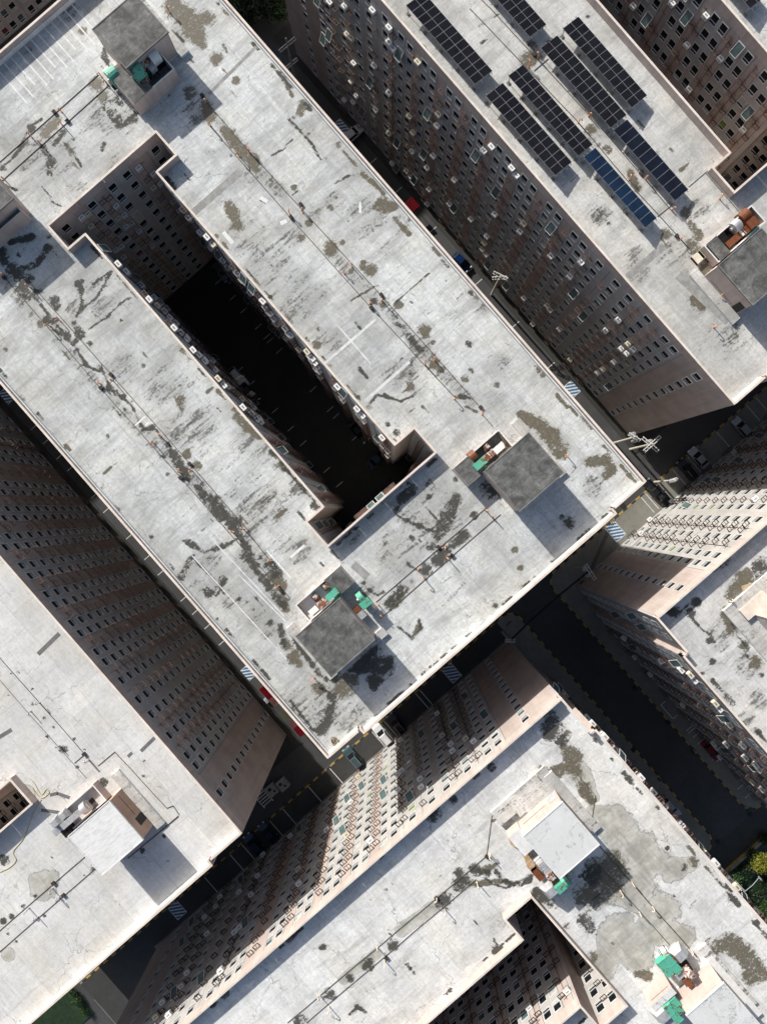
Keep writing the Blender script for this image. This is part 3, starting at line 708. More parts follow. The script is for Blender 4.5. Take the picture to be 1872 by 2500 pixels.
st('Z6','d',(345,720,30,360,750,16),(95,805,16),(240,980,28,330,1030,43,400,1090,48,460,1180,52),(640,1250,36,720,1240,36,750,1300,32,720,1330,24),(600,1000,22,640,1050,14),(440,860,12,500,930,12),(1235,320,30,1280,350,26),(1310,150,48),(1240,20,38))
st('Z6','k',(510,1600,34),(470,1570,16)); st('Z6','g',(1400,500,140),(900,150,80),(1150,100,100),(1250,330,90),(100,700,80),(650,1400,60))
st('Y2','d',(160,480,43,200,540,38),(130,420,23),(215,600,20,230,680,22),(280,960,42,310,1000,23),(240,890,32,220,850,18),(560,1120,74),(620,1090,38),(420,1140,38),(1550,335,20),(1585,440,18),(960,850,12,1000,790,22),(860,640,30,920,560,24))
st('Y2','k',(30,380,28,60,430,23),(90,510,16),(730,920,48,700,1000,68,800,1010,52),(640,1010,43,590,1000,38),(740,1090,48,740,1130,22),(830,970,22),(830,640,28,900,560,28),(870,600,33,830,660,28),(960,520,16),(1040,450,33),(1110,400,33,1160,350,38),(1200,310,28,1270,250,28),(1060,310,36),(1090,270,36,1180,120,36,1210,40,32),(900,40,30,960,10,20),(500,1250,33,440,1370,38),(500,1190,28),(260,800,16,290,860,16,360,960,22,430,1060,16),(470,1080,18),(410,90,22),(1440,660,18),(930,170,18),(1000,200,22),(960,270,18),(940,420,14),(680,530,12))
st('Y2','g',(900,350,140),(1100,150,190),(700,560,60),(300,350,90),(150,800,70),(350,1250,150),(600,1300,120),(1580,570,50),(1650,560,50),(30,250,80),(620,260,60))
st('Y1','k',(1165,15,25,1230,55,33),(1240,110,33,1290,145,28),(1360,200,45),(1180,350,10,1090,290,18),(1240,330,16,1330,300,16),(1420,370,36),(1440,320,16),(1050,490,22,1100,390,14),(1190,570,22),(1380,620,16),(1560,420,35,1600,470,43),(1500,380,14),(1210,600,20),(1290,510,22),(1560,760,20),(1640,660,22),(1510,510,20),(650,80,12,690,130,14),(875,262,12),(1460,680,14),(1310,800,12),(1620,780,18,1640,880,22))
st('Y1','g',(1200,480,130),(1450,420,90),(1500,700,110),(1350,620,80),(700,300,30))
st('Y1','k',(190,1140,7),(105,1045,7),(365,1490,22),(260,1310,12),(190,1228,8),(275,1415,7),(430,1430,9),(490,1490,7),(450,1590,9),(830,1555,7),(65,1050,5),(50,1175,5),(310,1362,6))
st('Y4','k',(370,70,22),(600,260,22),(735,260,12),(830,225,7),(25,700,33),(70,1035,14),(20,1060,18),(140,975,12),(205,915,10),(825,655,14),(970,715,7),(300,695,5),(890,440,9),(870,440,7),(95,1180,8),(50,1135,6),(260,1030,9),(950,570,10),(880,480,6),(490,800,5),(540,760,8))
st('Y4','l',(250,850,90),(150,330,60),(50,1250,40))
st('Y5','k',(445,1215,20),(705,1315,34),(480,1490,38),(320,1630,38),(850,1200,34),(600,1390,22),(1150,950,46),(1250,840,50),(1330,770,38),(1230,790,30),(1080,440,42),(1410,170,28),(1190,360,26),(850,848,8),(810,880,7),(930,1310,10,970,1360,12),(780,700,9),(1450,1230,26),(640,1550,10,690,1590,10),(740,1450,8),(1290,510,7),(720,940,5))
st('Y5','g',(930,1330,70),(640,1580,70),(1450,1100,100),(1300,1250,60))
st('Y5','l',(900,1120,36,1080,980,36),(560,1400,28,760,1250,28))
st('Y5','d',(1290,850,18,1480,830,16,1540,850,14,1600,830,12),(1370,770,28,1440,740,18))
st('Y6','d',(420,200,36,490,190,36),(490,90,28,520,150,36,560,230,44),(600,290,36,640,370,26),(1340,1220,56,1430,1190,56,1530,1250,52,1580,1330,52),(1560,1380,46,1640,1370,36),(1230,725,32),(960,1375,32,900,1370,18),(650,1270,34),(500,1090,20),(765,1190,10),(350,180,22,380,200,22),(700,830,120,640,900,90,760,760,90))  # last chain: dark film with the shadow lying on it painted in
st('Y6','l',(650,430,40,760,480,100,880,620,110,960,720,110),(900,880,120,750,800,140),(1100,770,70,1200,740,50),(1050,1000,110),(1000,1100,100,1150,1150,80),(800,1150,130,900,1250,110),(560,180,60,640,340,45),(720,1300,90))
st('Y6','k',(500,350,12,450,330,26),(340,320,18),(600,1060,38,640,1110,36),(430,820,8),(110,1220,22),(330,900,28,400,950,30),(1020,400,18),(1420,860,18,1450,880,12),(1600,1070,18),(90,770,16,130,830,14,230,850,14,290,800,14),(40,780,24),(1080,640,12),(1180,750,22),(640,800,60))
st('Y6','g',(100,1050,90),(1150,780,70),(350,300,70),(1250,950,70))
st('Y3','k',(1390,400,46,1340,440,22),(1245,640,26),(1130,700,30,1080,690,18),(1210,700,26),(1320,860,18),(1340,985,20),(1620,430,46),(1620,1060,18),(420,1340,66),(400,1400,36),(470,1430,36),(1540,950,12),(1280,1050,10))
st('Y3','d',(1450,600,40,1530,500,52),(1590,990,46),(1520,890,33),(1420,700,36,1450,800,36),(540,1530,52,490,1480,30),(500,1400,24))
st('Y3','g',(1400,800,110),(1550,1000,80),(1500,1350,90),(1600,1200,60))
st('Z3','d',(280,340,46),(1220,1300,28,1260,1370,26),(1190,1230,32),(1220,1420,36),(730,860,28),(860,990,22,910,1090,24),(640,750,32),(1070,1360,34),(1310,1560,42),(300,260,30),(400,250,22))
st('Z3','k',(740,1290,14),(620,95,12)); st('Z3','g',(900,1480,60),(700,1250,60),(1100,1450,110),(650,800,70),(350,250,60),(1250,1200,60))
st('Z4','g',(30,200,36,600,850,38,1060,1300,42,1400,1656,46)); st('Z1','g',(1190,620,36,1656,1150,36)); st('Z5','g',(500,50,36,800,350,38,1100,700,42,1300,900,36)); st('Y2','g',(60,300,40,230,620,36))
st('Z4','k',(1150,1400,16,1320,1590,20),(1010,1230,18,1090,1340,18),(290,470,10,400,540,10)); st('Y1','k',(1330,170,24,1440,350,22),(1440,400,18,1620,640,24))
st('Z4','k',(60,100,10,90,160,12,130,200,12,170,260,10,230,330,8,300,420,10,380,520,10,440,590,8,500,690,9,560,720,7,600,730,8,640,830,9,700,870,9,760,920,7,830,1060,8,900,1060,8,960,1150,10),(440,410,6,500,350,7,560,300,6,640,160,7),(480,200,7,470,300,7,490,360,6),(520,480,6,600,420,6,700,330,5,750,300,5))
st('Y1','k',(1030,500,8,1060,470,9,1090,400,8,1120,370,7),(1060,285,7,1110,320,8,1180,350,8,1250,330,8,1330,300,9,1390,260,8),(1200,560,9,1250,600,8,1300,520,7),(1110,380,6,1180,450,6,1240,510,6,1300,590,6))
st('Z1','k',(10,970,9,60,930,8,120,860,9,170,730,8,240,690,8),(620,560,9,600,620,8,640,680,9,700,720,9,780,680,8,800,650,7),(380,830,8,420,880,9,470,960,7),(270,940,8,300,1010,7),(10,1060,7,100,1100,6),(600,280,6,590,330,7,630,380,7),(1010,180,7,1060,240,8,1030,290,7),(240,1080,4,280,1120,4,310,1170,4,350,1190,4))
st('Z5','k',(700,930,7,760,860,7,830,880,8,900,900,7),(40,1040,8,110,1110,9,190,1230,8,240,1300,8,330,1400,9,400,1480,9),(600,320,5,700,260,5,760,230,5),(860,330,4,1000,210,4,1060,160,4),(1050,790,4,960,870,5,880,900,4))
st('Y2','k',(1010,330,9,1060,290,10,1120,250,10,1180,180,10,1200,120,9,1220,40,9),(880,140,8,930,170,9,1000,200,9,1080,230,9),(700,560,8,760,600,8,800,580,7),(880,780,7,960,850,8,1010,790,8,1000,740,6),(430,1380,10,480,1280,10,510,1220,10,480,1160,10,420,1130,8),(260,1210,8,330,1300,8,380,1370,8),(1040,90,8,1100,160,9,1140,230,9),(930,420,8,1000,460,8,1050,430,8))
st('Y5','k',(1380,810,6,1430,850,7,1500,870,7,1560,850,7,1640,840,7,1650,800,6),(1430,1160,5,1460,1230,6,1480,1260,6),(820,1110,3,860,1180,3))
st('Z2','k',(250,690,7,300,740,7,380,830,7,430,920,6),(150,900,5,220,860,5,270,800,5),(520,1060,5,600,1010,5))
st('Y3','k',(1210,720,6,1270,790,7,1330,830,7,1350,870,7),(1450,760,7,1480,830,7,1540,900,8),(1200,650,6,1160,690,7,1100,690,7))
_rs = random.Random(11)
def edge_stains(u0, v0, u1, v1, n, r=(.12, .5), kinds='kkd'):
    for _ in range(n):
        f = _rs.random(); a = _rs.uniform(*r)*_rs.random()**.6 + .06; L = _rs.uniform(.1, 1.6)
        u, v = u0 + (u1-u0)*f, v0 + (v1-v0)*f; d = (1, 0) if abs(u1-u0) > abs(v1-v0) else (0, 1)
        ST.setdefault(_rs.choice(kinds), []).append([(u, v, a), (u + d[0]*L, v + d[1]*L, a*_rs.uniform(.4, 1))])
edge_stains(-73, -25.2, 17, -25.2, 20, (.08, .22)); edge_stains(-73, 25.2, 17, 25.2, 26, (.1, .3)); edge_stains(-49, -6.5, -6, -6.5, 22, (.1, .4)); edge_stains(-49, 6.1, -6, 6.1, 16, (.1, .3))
edge_stains(18.35, -20, 18.35, 20, 30, (.08, .22)); edge_stains(-.8, -8, -.8, 8, 6, (.1, .3)); edge_stains(-70, 40.8, 17, 40.8, 16, (.1, .3)); edge_stains(32.3, -75, 32.3, 0, 14, (.1, .35)); edge_stains(38, .3, 80, .3, 16, (.1, .4)); edge_stains(38, 16.2, 78, 16.2, 18, (.1, .4)); edge_stains(50.2, -60, 50.2, -23, 12, (.1, .4))
for _ in range(70): edge_stains(_rs.uniform(-72, 17), _rs.uniform(-25, 25), _rs.uniform(-72, 17), _rs.uniform(-25, 25), 1, (.06, .22), 'kkd')
for _ in range(30): edge_stains(_rs.uniform(32, 80), _rs.uniform(-60, 0), _rs.uniform(32, 80), _rs.uniform(-60, 0), 1, (.06, .2), 'kkd')
for _ in range(18): edge_stains(_rs.uniform(32, 70), _rs.uniform(17, 50), _rs.uniform(32, 70), _rs.uniform(17, 50), 1, (.08, .45), 'kkd')
for _ in range(18): edge_stains(_rs.uniform(-60, 17), _rs.uniform(41, 72), _rs.uniform(-60, 17), _rs.uniform(41, 72), 1, (.06, .25), 'kdd')
CH = dict(d=0, k=1, g=2, l=3)
def stain_fields(V):
    F = np.zeros((len(V), 4), np.float32)
    for kind, lst in ST.items():
        ci = CH[kind]
        for ch in lst:
            segs = list(zip(ch[:-1], ch[1:])) if len(ch) > 1 else [(ch[0], ch[0])]
            for (x0, y0, r0), (x1, y1, r1) in segs:
                rm = max(r0, r1)*1.7
                sel = np.where((V[:,0] > min(x0,x1)-rm) & (V[:,0] < max(x0,x1)+rm) & (V[:,1] > min(y0,y1)-rm) & (V[:,1] < max(y0,y1)+rm))[0]
                if not len(sel): continue
                P = V[sel]; d = np.array([x1-x0, y1-y0]); L2 = float(d@d)
                t = np.clip(((P - [x0, y0])@d)/L2, 0, 1) if L2 > 1e-6 else np.zeros(len(P))
                q = P - ([x0, y0] + t[:,None]*d); rr = r0 + (r1-r0)*t
                f = np.clip(1.5 - np.hypot(q[:,0], q[:,1])/rr, 0, 1)
                if ci == 2: f = f*f*(3 - 2*f)
                F[sel, ci] = np.maximum(F[sel, ci], f)
    return F
def deck(B, rects, step=.2):
    allv = []; allf = []; base = 0
    for (u0, u1, v0, v1) in rects:
        pc = [proj(u, v, ZR) for u in (u0, u1) for v in (v0, v1)]
        xs = [p[0] for p in pc]; ys = [p[1] for p in pc]
        inside = max(xs) > -60 and min(xs) < 1930 and max(ys) > -60 and min(ys) < 2560
        s = step if inside else 4.0
        nu, nv = max(1, int((u1-u0)/s)), max(1, int((v1-v0)/s))
        U, V_ = np.meshgrid(np.linspace(u0, u1, nu+1), np.linspace(v0, v1, nv+1), indexing='ij')
        allv.append(np.stack([U.ravel(), V_.ravel()], 1))
        i, j = np.meshgrid(np.arange(nu), np.arange(nv), indexing='ij'); a = (i*(nv+1)+j).ravel() + base
        allf.append(np.stack([a, a+nv+1, a+nv+2, a+1], 1)); base += (nu+1)*(nv+1)
    V = np.concatenate(allv); Fc = np.concatenate(allf); org = ORG[B.e.name]
    me = bpy.data.meshes.new('roof_deck')
    me.vertices.add(len(V)); co = np.zeros((len(V), 3), np.float32); co[:,:2] = V - [org[0], org[1]]; co[:,2] = ZR
    me.vertices.foreach_set('co', co.ravel())
    me.loops.add(Fc.size); me.loops.foreach_set('vertex_index', Fc.ravel().astype(np.int32))
    me.polygons.add(len(Fc)); me.polygons.foreach_set('loop_start', np.arange(0, Fc.size, 4, dtype=np.int32)); me.polygons.foreach_set('loop_total', np.full(len(Fc), 4, np.int32))
    me.update(); me.validate()
    at = me.color_attributes.new('stain', 'FLOAT_COLOR', 'POINT'); at.data.foreach_set('color', stain_fields(V).ravel())
    me.materials.append(M[B.roofmat])
    o = bpy.data.objects.new('roof_deck', me); COL.objects.link(o); o.parent = B.e; ORG[o.name] = org
    return o

# ------------------------------------------------------------------ the three blocks of the row and the two blocks below
def row_block(label, dv, roofmat, nw=-73.6, det=()):
    B = Bld(label, (-27, dv), roofmat); o = dv; p = .2; Lg = 18.25 - nw
    g = lambda k, d=None: k in det
    lp = long_pattern(Lg)
    facade(B, 'V', -1, o-25.9, nw, 18.25, lp if g('SW') else plain(Lg), acp=.20, flip=True, detail=g('SW'), grp='solar block facade', awn=.05)
    facade(B, 'V', 1, o+25.9, nw, 18.25, lp if g('NE') else plain(Lg), acp=0, flip=True, detail=g('NE'), awn=0, light=0)
    facade(B, 'U', -1, nw, o-25.9, o+25.9, plain(51.8), .25, .25, detail=False)
    facade(B, 'U', 1, 18.85, o-20.6, o+20.6, plain(41.2), 0, 0, detail=False)
    facade(B, 'U', 1, 18.25, o-25.9, o-20.6, plain(5.3), .25, 0.23, detail=False); facade(B, 'U', 1, 18.25, o+20.6, o+25.9, plain(5.3), .23, .25, detail=False)
    # small returns of the recessed corners
    for v, s_ in ((o-20.6, -1), (o+20.6, 1)):
        b = MB(); y0, y1 = sorted((v, v - s_*.22)); b.box(18.03, 18.63, y0, y1, 0, H-.06, 'pinkw'); b.build('parapet_return', B.e)
        b = MB(); b.box(17.99, 18.61, y0-.03, y1+.03, H-.06, H-.008, 'cream'); b.build('coping', B.e)
    # light well
    sl_ = g('slot')
    grp = 'light well walls' if sl_ else ''
    endp = custom([(0, 3.2, 'grey', [1.2]), (3.2, 4.9, 'brown', []), (4.9, 6.4, 'grey', [5.6]), (6.4, 8.2, 'brown', []), (8.2, 12.2, 'grey', [9.0, 11.4]), (12.2, 15.1, 'brown', []), (15.1, 17.4, 'grey', [16.2])], [3.55, 4.45, 6.85, 7.75, 13.1, 14.2])
    facade(B, 'U', 1, -53.5, o-8.7, o+8.7, endp if (sl_ or g('slotend')) else plain(17.4), -.22, -.22, acp=.15, detail=sl_ or g('slotend'), up=False, grp='upper light well wall')
    facade(B, 'V', -1, o+5.5, -49.9, -5.3, gen_pattern(44.6) if (sl_ or g('slotNE')) else plain(44.6), acp=.27 if sl_ else .10, awn=.05, detail=sl_ or g('slotNE'), up=False, rackm='rack', grp='right light well wall' if sl_ else 'upper right courtyard wall')
    facade(B, 'V', 1, o-5.9, -49.9, -5.3, gen_pattern(44.6) if sl_ else plain(44.6), acp=.27, awn=.06, detail=sl_, up=False, grp='left light well wall')
    for (u, s_) in ((-49.9, -1), (-5.3, 1)):
        facade(B, 'U', s_, u, o+5.5, o+8.7, plain(3.2), .22, -.22, detail=False, up=False)
        facade(B, 'U', s_, u, o-8.7, o-5.9, plain(2.8), -.22, .22, detail=False, up=False)
    for (u0, u1) in ((-53.5, -49.9), (-5.3, -1.5)):
        pn = custom([(0, u1-u0, 'grey', [1.0, 2.6])], [1.8])
        facade(B, 'V', -1, o+8.7, u0, u1, pn if (sl_ or g('slotNE')) else plain(3.6), detail=sl_ or g('slotNE'), up=False)
        facade(B, 'V', 1, o-8.7, u0, u1, pn if (sl_ or g('NE')) else plain(3.6), detail=sl_ or g('NE'), up=False)
    sep_ = gen_pattern(17.4)
    facade(B, 'U', -1, -1.5, o-8.7, o+8.7, sep_ if sl_ else plain(17.4), -.22, -.22, acp=.2, awn=.05, detail=sl_, up=False, grp='lower light well wall')
    deck(B, [(nw+p, -53.5-p, o-25.7, o+25.7), (-1.5+p, 18.25-p, o-25.7, o+25.7), (18.25-p, 18.85-p, o-20.4, o+20.4),
             (-53.5-p, -49.9+p, o+8.7+p, o+25.7), (-49.9+p, -5.3-p, o+5.5+p, o+25.7), (-5.3-p, -1.5+p, o+8.7+p, o+25.7),
             (-53.5-p, -49.9+p, o-25.7, o-8.7-p), (-49.9+p, -5.3-p, o-25.7, o-5.9-p), (-5.3-p, -1.5+p, o-25.7, o-8.7-p)])
    return B
BA = row_block('large stained white roofed apartment block around a long dark light well, at the centre', 0.0, 'roofA', det=('slot',))
BC = row_block('apartment block carrying rows of solar panels, with a shaded facade full of air conditioners', 66.1, 'roofC', nw=-71.0, det=('SW', 'slotNE'))
BB = row_block('cleanest white roofed apartment block, at the lower left, with neat dark window rows', -65.7, 'roofB', det=('NE',))

def side_block(label, s_, roofmat, v_end, U0, U1):
    """block below the row: s_=-1 the one left of the street (runs to -V), +1 the one right of it"""
    B = Bld(label, ((U0+U1)/2, v_end + s_*40), roofmat)
    vm = v_end - s_*.65                          # middle part of the street side stands proud of the corner
    far = v_end + s_*82
    a0, a1 = sorted((v_end, far))
    lp = long_pattern(a1-a0)
    gl = 'bottom block facade' if s_ < 0 else 'right block facade'
    facade(B, 'U', -1, U0, a0, a1, lp, .25, .25, acp=.085, awn=.05, light=.2, flip=s_ < 0, grp=gl, rackm='rackd')
    facade(B, 'V', -s_, v_end, U0, U0+5.7, custom([(0, 5.7, 'grey', [1.6, 3.6])], []), detail=True, up=True)
    gp = gen_pattern(U1-U0-5.7)
    facade(B, 'V', -s_, vm, U0+5.7, U1, gp, acp=.16, awn=.03, light=.2, grp='right street wall' if s_ > 0 else 'left street wall', rackm='rack')
    b = MB(); y0, y1 = sorted((v_end + s_*.2, vm)); b.box(U0+5.70, U0+5.92, y0, y1, 0, H-.06, 'pinkw'); b.build('parapet_return', B.e)
    facade(B, 'U', 1, U1, a0, a1, plain(a1-a0), .25, .25, detail=False)
    facade(B, 'V', s_, far, U0, U1, plain(U1-U0), detail=False)
    p = .2; lo, hi = sorted((v_end + s_*p, far - s_*p)); lo2, hi2 = sorted((vm + s_*p, far - s_*p))
    return B, (lo, hi, lo2, hi2)
BD, (lo, hi, lo2, hi2) = side_block('white roofed apartment block at the bottom right with a half sunlit window facade', -1, 'roofD', .6, 31.4, 81.0)
p = .2
deck(BD, [(31.6, 37.1, lo, hi), (37.1, 47.3, lo2, hi2), (47.3, 51.0, -18.1, hi2), (47.3, 50.6, lo2, -22.6), (51.0, 65.3, -18.1, hi2), (65.3, 80.8, lo2, hi2), (61.6, 65.3, lo2, -22.6)])
wp = long_pattern(45)
facade(BD, 'V', -1, -18.3, 47.5, 65.1, plain(17.6), 0, 0, detail=False, up=False)
facade(BD, 'U', 1, 47.5, -22.4, -18.3, plain(4.1), -.22, -.22, detail=False, up=False)
facade(BD, 'V', 1, -22.4, 47.5, 50.8, plain(3.3), detail=False, up=False)
facade(BD, 'U', 1, 50.8, -62, -22.4, plain(40), -.2, .22, detail=False, up=False)
facade(BD, 'U', -1, 65.1, -22.4, -18.3, custom([(0, 4.1, 'grey', [1.0, 3.0])], [2.0]), -.22, -.22, up=False, acp=.1, grp='bottom courtyard corner wall', rackm='rackd')
facade(BD, 'V', 1, -22.4, 61.4, 65.1, plain(3.7), detail=False, up=False)
facade(BD, 'U', -1, 61.4, -62, -22.4, gen_pattern(39.6), -.2, .22, up=False, acp=.12, grp='bottom courtyard wall', rackm='rackd')
BE, (lo, hi, lo2, hi2) = side_block('mould spotted apartment block at the right edge with a sunlit rack covered facade', 1, 'roofE', 15.8, 31.7, 81.0)
deck(BE, [(31.9, 37.2, lo, hi), (37.2, 80.8, lo2, hi2)])

# building beyond the upper left corner
BF = Bld('dark apartment block beyond the roof edge at the upper left corner', (-115, 0), 'roofB')
pf = [(k*6.0, k*6.0+6.0, 'grey', [k*6+1.2, k*6+3.0, k*6+4.8]) for k in range(15)]
facade(BF, 'U', 1, -106.5, -45, 45, (pf, []), awn=0, light=.75)
facade(BF, 'V', 1, 45, -125, -106.5, plain(18.5), detail=False); facade(BF, 'V', -1, -45, -125, -106.5, plain(18.5), detail=False)
facade(BF, 'U', -1, -125, -45, 45, plain(90), .25, .25, detail=False)
deck(BF, [(-124.8, -106.7, -44.8, 44.8)])

# ------------------------------------------------------------------ roof furniture
def rect4(Wc, Nc, Ec, Sc, z):
    w, n, e, s_ = [uv(*c, z) for c in (Wc, Nc, Ec, Sc)]
    return ((w[0]+n[0])/2, (e[0]+s_[0])/2, (w[1]+s_[1])/2, (n[1]+e[1])/2)
def tower(B, Wc, Nc, Ec, Sc, h=4.3, top='topdark', ledge=('NE',), door=None, wall='pinkw'):
    u0, u1, v0, v1 = rect4(Wc, Nc, Ec, Sc, ZR+h)
    b = MB(); b.box(u0+.12, u1-.12, v0+.12, v1-.12, ZR-.05, ZR+h-.2, wall)
    b.box(u0+.115, u1-.115, v0+.115, v1-.115, ZR, ZR+.18, 'upst', bottom=False)
    t = b.build('stair_tower', B.e)
    b = MB(); b.box(u0, u1, v0, v1, ZR+h-.2, ZR+h, 'midconc' if top == 'topdark' else 'white', top); b.build('roof_slab', t)
    b = MB(); zt_ = ZR+h
    for x0, x1, y0, y1 in ((u0, u1, v0, v0+.12), (u0, u1, v1-.12, v1), (u0, u0+.12, v0+.12, v1-.12), (u1-.12, u1, v0+.12, v1-.12)): b.box(x0+.004, x1-.004, y0+.004, y1-.004, zt_-.01, zt_+.045, 'midconc' if top == 'topdark' else 'topclean')
    b.build('slab_rim', t)
    for side in ledge:
        b = MB()
        if side == 'NE': b.box(u0-1.9, u1+.6, v1-.1, v1+1.15, ZR-.05, ZR+.42, 'upst', 'roofL')
        if side == 'SW': b.box(u0-1.2, u1+.6, v0-1.15, v0+.1, ZR-.05, ZR+.42, 'upst', 'roofL')
        if side == 'SE': b.box(u1-.1, u1+1.0, v0+.5, v1+1.15, ZR-.05, ZR+.42, 'upst', 'roofL')
        b.build('ledge', t)
    if door:
        b = MB()
        if door == 'SE': b.box(u1-.14, u1-.10, v1-2.0, v1-1.0, ZR+.2, ZR+2.3, 'galv')
        if door == 'NE': 
            b.box(u1-2.4, u1-1.3, v1-.13, v1-.09, ZR+.4, ZR+2.5, 'black'); b.box(u0+.5, u1-2.7, v1-.12, v1-.085, ZR+1.9, ZR+1.95, 'core')
        b.build('door', t)
    return t, (u0, u1, v0, v1)
def annex(t, u0, u1, v0, v1, h=2.3, lid=None, floor=.9, mat='midconc'):
    b = MB(); w = .16
    b.box(u0, u1, v0, v0+w, ZR-.05, ZR+h, 'pinkw', 'upst'); b.box(u0, u1, v1-w, v1, ZR-.05, ZR+h, 'pinkw', 'upst')
    b.box(u0, u0+w, v0+w, v1-w, ZR-.05, ZR+h-.003, 'pinkw', 'upst'); b.box(u1-w, u1, v0+w, v1-w, ZR-.05, ZR+h-.003, 'pinkw', 'upst')
    b.box(u0+w, u1-w, v0+w, v1-w, ZR, ZR+floor, 'midconc', mat)
    a = b.build('plant_enclosure', t)
    if lid:
        b = MB(); b.box(u0+.02, u1-.02, lid[0], lid[1], ZR+h-.05, ZR+h+.12, 'midconc', 'topdark'); b.build('lid_slab', t)
    return a
def scroll(b, u, v, z, r, w, mat, ax='u', a0=0, a1=190):
    """rounded fan housing: an arc of sheet with flat cheeks"""
    n = 9; pts = [(r*math.cos(R(a0+(a1-a0)*k/n)), r*math.sin(R(a0+(a1-a0)*k/n))) for k in range(n+1)]
    f = (lambda x, y, d: (u+x, v+d, z+y)) if ax == 'u' else (lambda x, y, d: (u+d, v+x, z+y))
    for k in range(n): b.quad(f(*pts[k], -w/2), f(*pts[k+1], -w/2), f(*pts[k+1], w/2), f(*pts[k], w/2), mat)
    for d in (-w/2, w/2): b.add([f(x, y, d) for x, y in pts] + [f(-r*.9, -r*.7, d), f(r*.9, -r*.7, d)], [tuple(range(n+3))], mat)
    for x in (-r*.9, r*.9): b.quad(f(x, -r*.7, -w/2), f(x, -r*.7, w/2), f(x, .1, w/2), f(x, .1, -w/2), mat)
def duct(t, px, py, z, kind, mat, L=1.6, w=.75, hh=.7, ax='v', label=None):
    u, v = uv(px, py, ZR+z+hh/2); b = MB()
    if kind == 'box':
        dx, dy = (w/2, L/2) if ax == 'v' else (L/2, w/2)
        b.box(u-dx, u+dx, v-dy, v+dy, ZR+z, ZR+z+hh, mat)
        fx, fy = (dx+.04, .04) if ax == 'v' else (.04, dy+.04)
        for k in (-1, 0, 1):
            if ax == 'v': b.box(u-dx-.03, u+dx+.03, v+k*dy*.96-.03, v+k*dy*.96+.03, ZR+z-.02, ZR+z+hh+.03, mat)
            else: b.box(u+k*dx*.96-.03, u+k*dx*.96+.03, v-dy-.03, v+dy+.03, ZR+z-.02, ZR+z+hh+.03, mat)
        for sx in (-1, 1): b.box(u+sx*dx*.7-.03, u+sx*dx*.7+.03, v-dy*.8, v-dy*.8+.06, ZR, ZR+z, 'rackd'); b.box(u+sx*dx*.7-.03, u+sx*dx*.7+.03, v+dy*.7, v+dy*.7+.06, ZR, ZR+z, 'rackd')
        nm = 'exhaust_duct'
    elif kind == 'scroll':
        scroll(b, u, v, ZR+z+hh*.5, hh*.75, w, mat, 'u' if ax == 'v' else 'v'); b.box(u-.3, u+.3, v-w*.7, v+w*.7, ZR+.3, ZR+z+.1, 'rackd'); nm = 'fan_housing'
        b.tube([(u, v-w/2-.02, ZR+z+hh*.5), (u, v-w/2-.22, ZR+z+hh*.5)], .2, 'galv', 10)
    elif kind == 'hood':
        dx, dy = (w/2, L/2) if ax == 'v' else (L/2, w/2)
        lo_ = [(u-dx, v-dy), (u+dx, v-dy), (u+dx, v+dy), (u-dx, v+dy)]; hi_ = [(u-dx*.6, v-dy*.55), (u+dx*.6, v-dy*.55), (u+dx*.6, v+dy*.55), (u-dx*.6, v+dy*.55)]
        z0, z1 = ZR+z, ZR+z+hh
        b.add([(x, y, z0) for x, y in lo_] + [(x, y, z1) for x, y in hi_], [(0,1,5,4),(1,2,6,5),(2,3,7,6),(3,0,4,7),(4,5,6,7),(3,2,1,0)], mat)
        b.box(u-dx*.5, u+dx*.5, v-dy*.5, v+dy*.5, ZR+.3, ZR+z, 'galv'); nm = 'vent_hood'
    o = b.build(nm, t)
    if label: o['label'] = label
    return o
# central block, four stair towers
def q(o, s, *pts): return [(o[0]+x*s, o[1]+y*s) for x, y in pts]
S35 = 350/1656
o = (690, 1380); c = q(o, S35, (150,825), (645,375), (1075,860), (560,1300)); t, r = tower(BA, *c, ledge=('SW', 'SE'))
n1, e1, w1 = uv(*q(o, S35, (660,10))[0], ZR+1.6), uv(*q(o, S35, (890,280))[0], ZR+1.6), uv(*q(o, S35, (150,470))[0], ZR+1.6)
annex(t, n1[0], r[0]-.05, w1[1], n1[1], 1.6, lid=(n1[1]-2.6, n1[1]-.02), floor=.6, mat='upst')
D_ = lambda x, y: q(o, S35, (x, y))[0]
duct(t, *D_(575,335), 1.5, 'box', 'green', 1.7, .8, .9); duct(t, *D_(640,350), .7, 'box', 'green', 1.0, .7, .9); duct(t, *D_(460,430), 1.1, 'box', 'rustw', 1.4, .8, .7)
duct(t, *D_(360,520), 1.0, 'box', 'white', 1.2, .7, .6); duct(t, *D_(500,240), .9, 'hood', 'rustw', 1.0, 1.0, .6); duct(t, *D_(380,370), .9, 'hood', 'rustw', .9, .9, .5)
duct(t, *D_(960,440), 1.3, 'box', 'green', 1.4, .9, .8, 'v'); duct(t, *D_(905,370), .8, 'scroll', 'green', 1, .7, 1.0); duct(t, *D_(1020,500), .5, 'hood', 'galv', 1.1, 1.1, .8); duct(t, *D_(915,570), .5, 'box', 'galv', .9, .9, .7); duct(t, *D_(860,510), .6, 'box', 'rust', .9, .6, .5)
o = (1080, 980); c = q(o, S35, (480,800), (1000,350), (1400,825), (885,1285)); t, r = tower(BA, *c, ledge=('NE',))
n1, w1 = uv(*q(o, S35, (645,320))[0], ZR+1.9), uv(*q(o, S35, (115,770))[0], ZR+1.9)
annex(t, n1[0], r[0]+.3, w1[1], n1[1], 1.9, lid=(w1[1]+.02, w1[1]+2.5), floor=.6)
D_ = lambda x, y: q(o, S35, (x, y))[0]
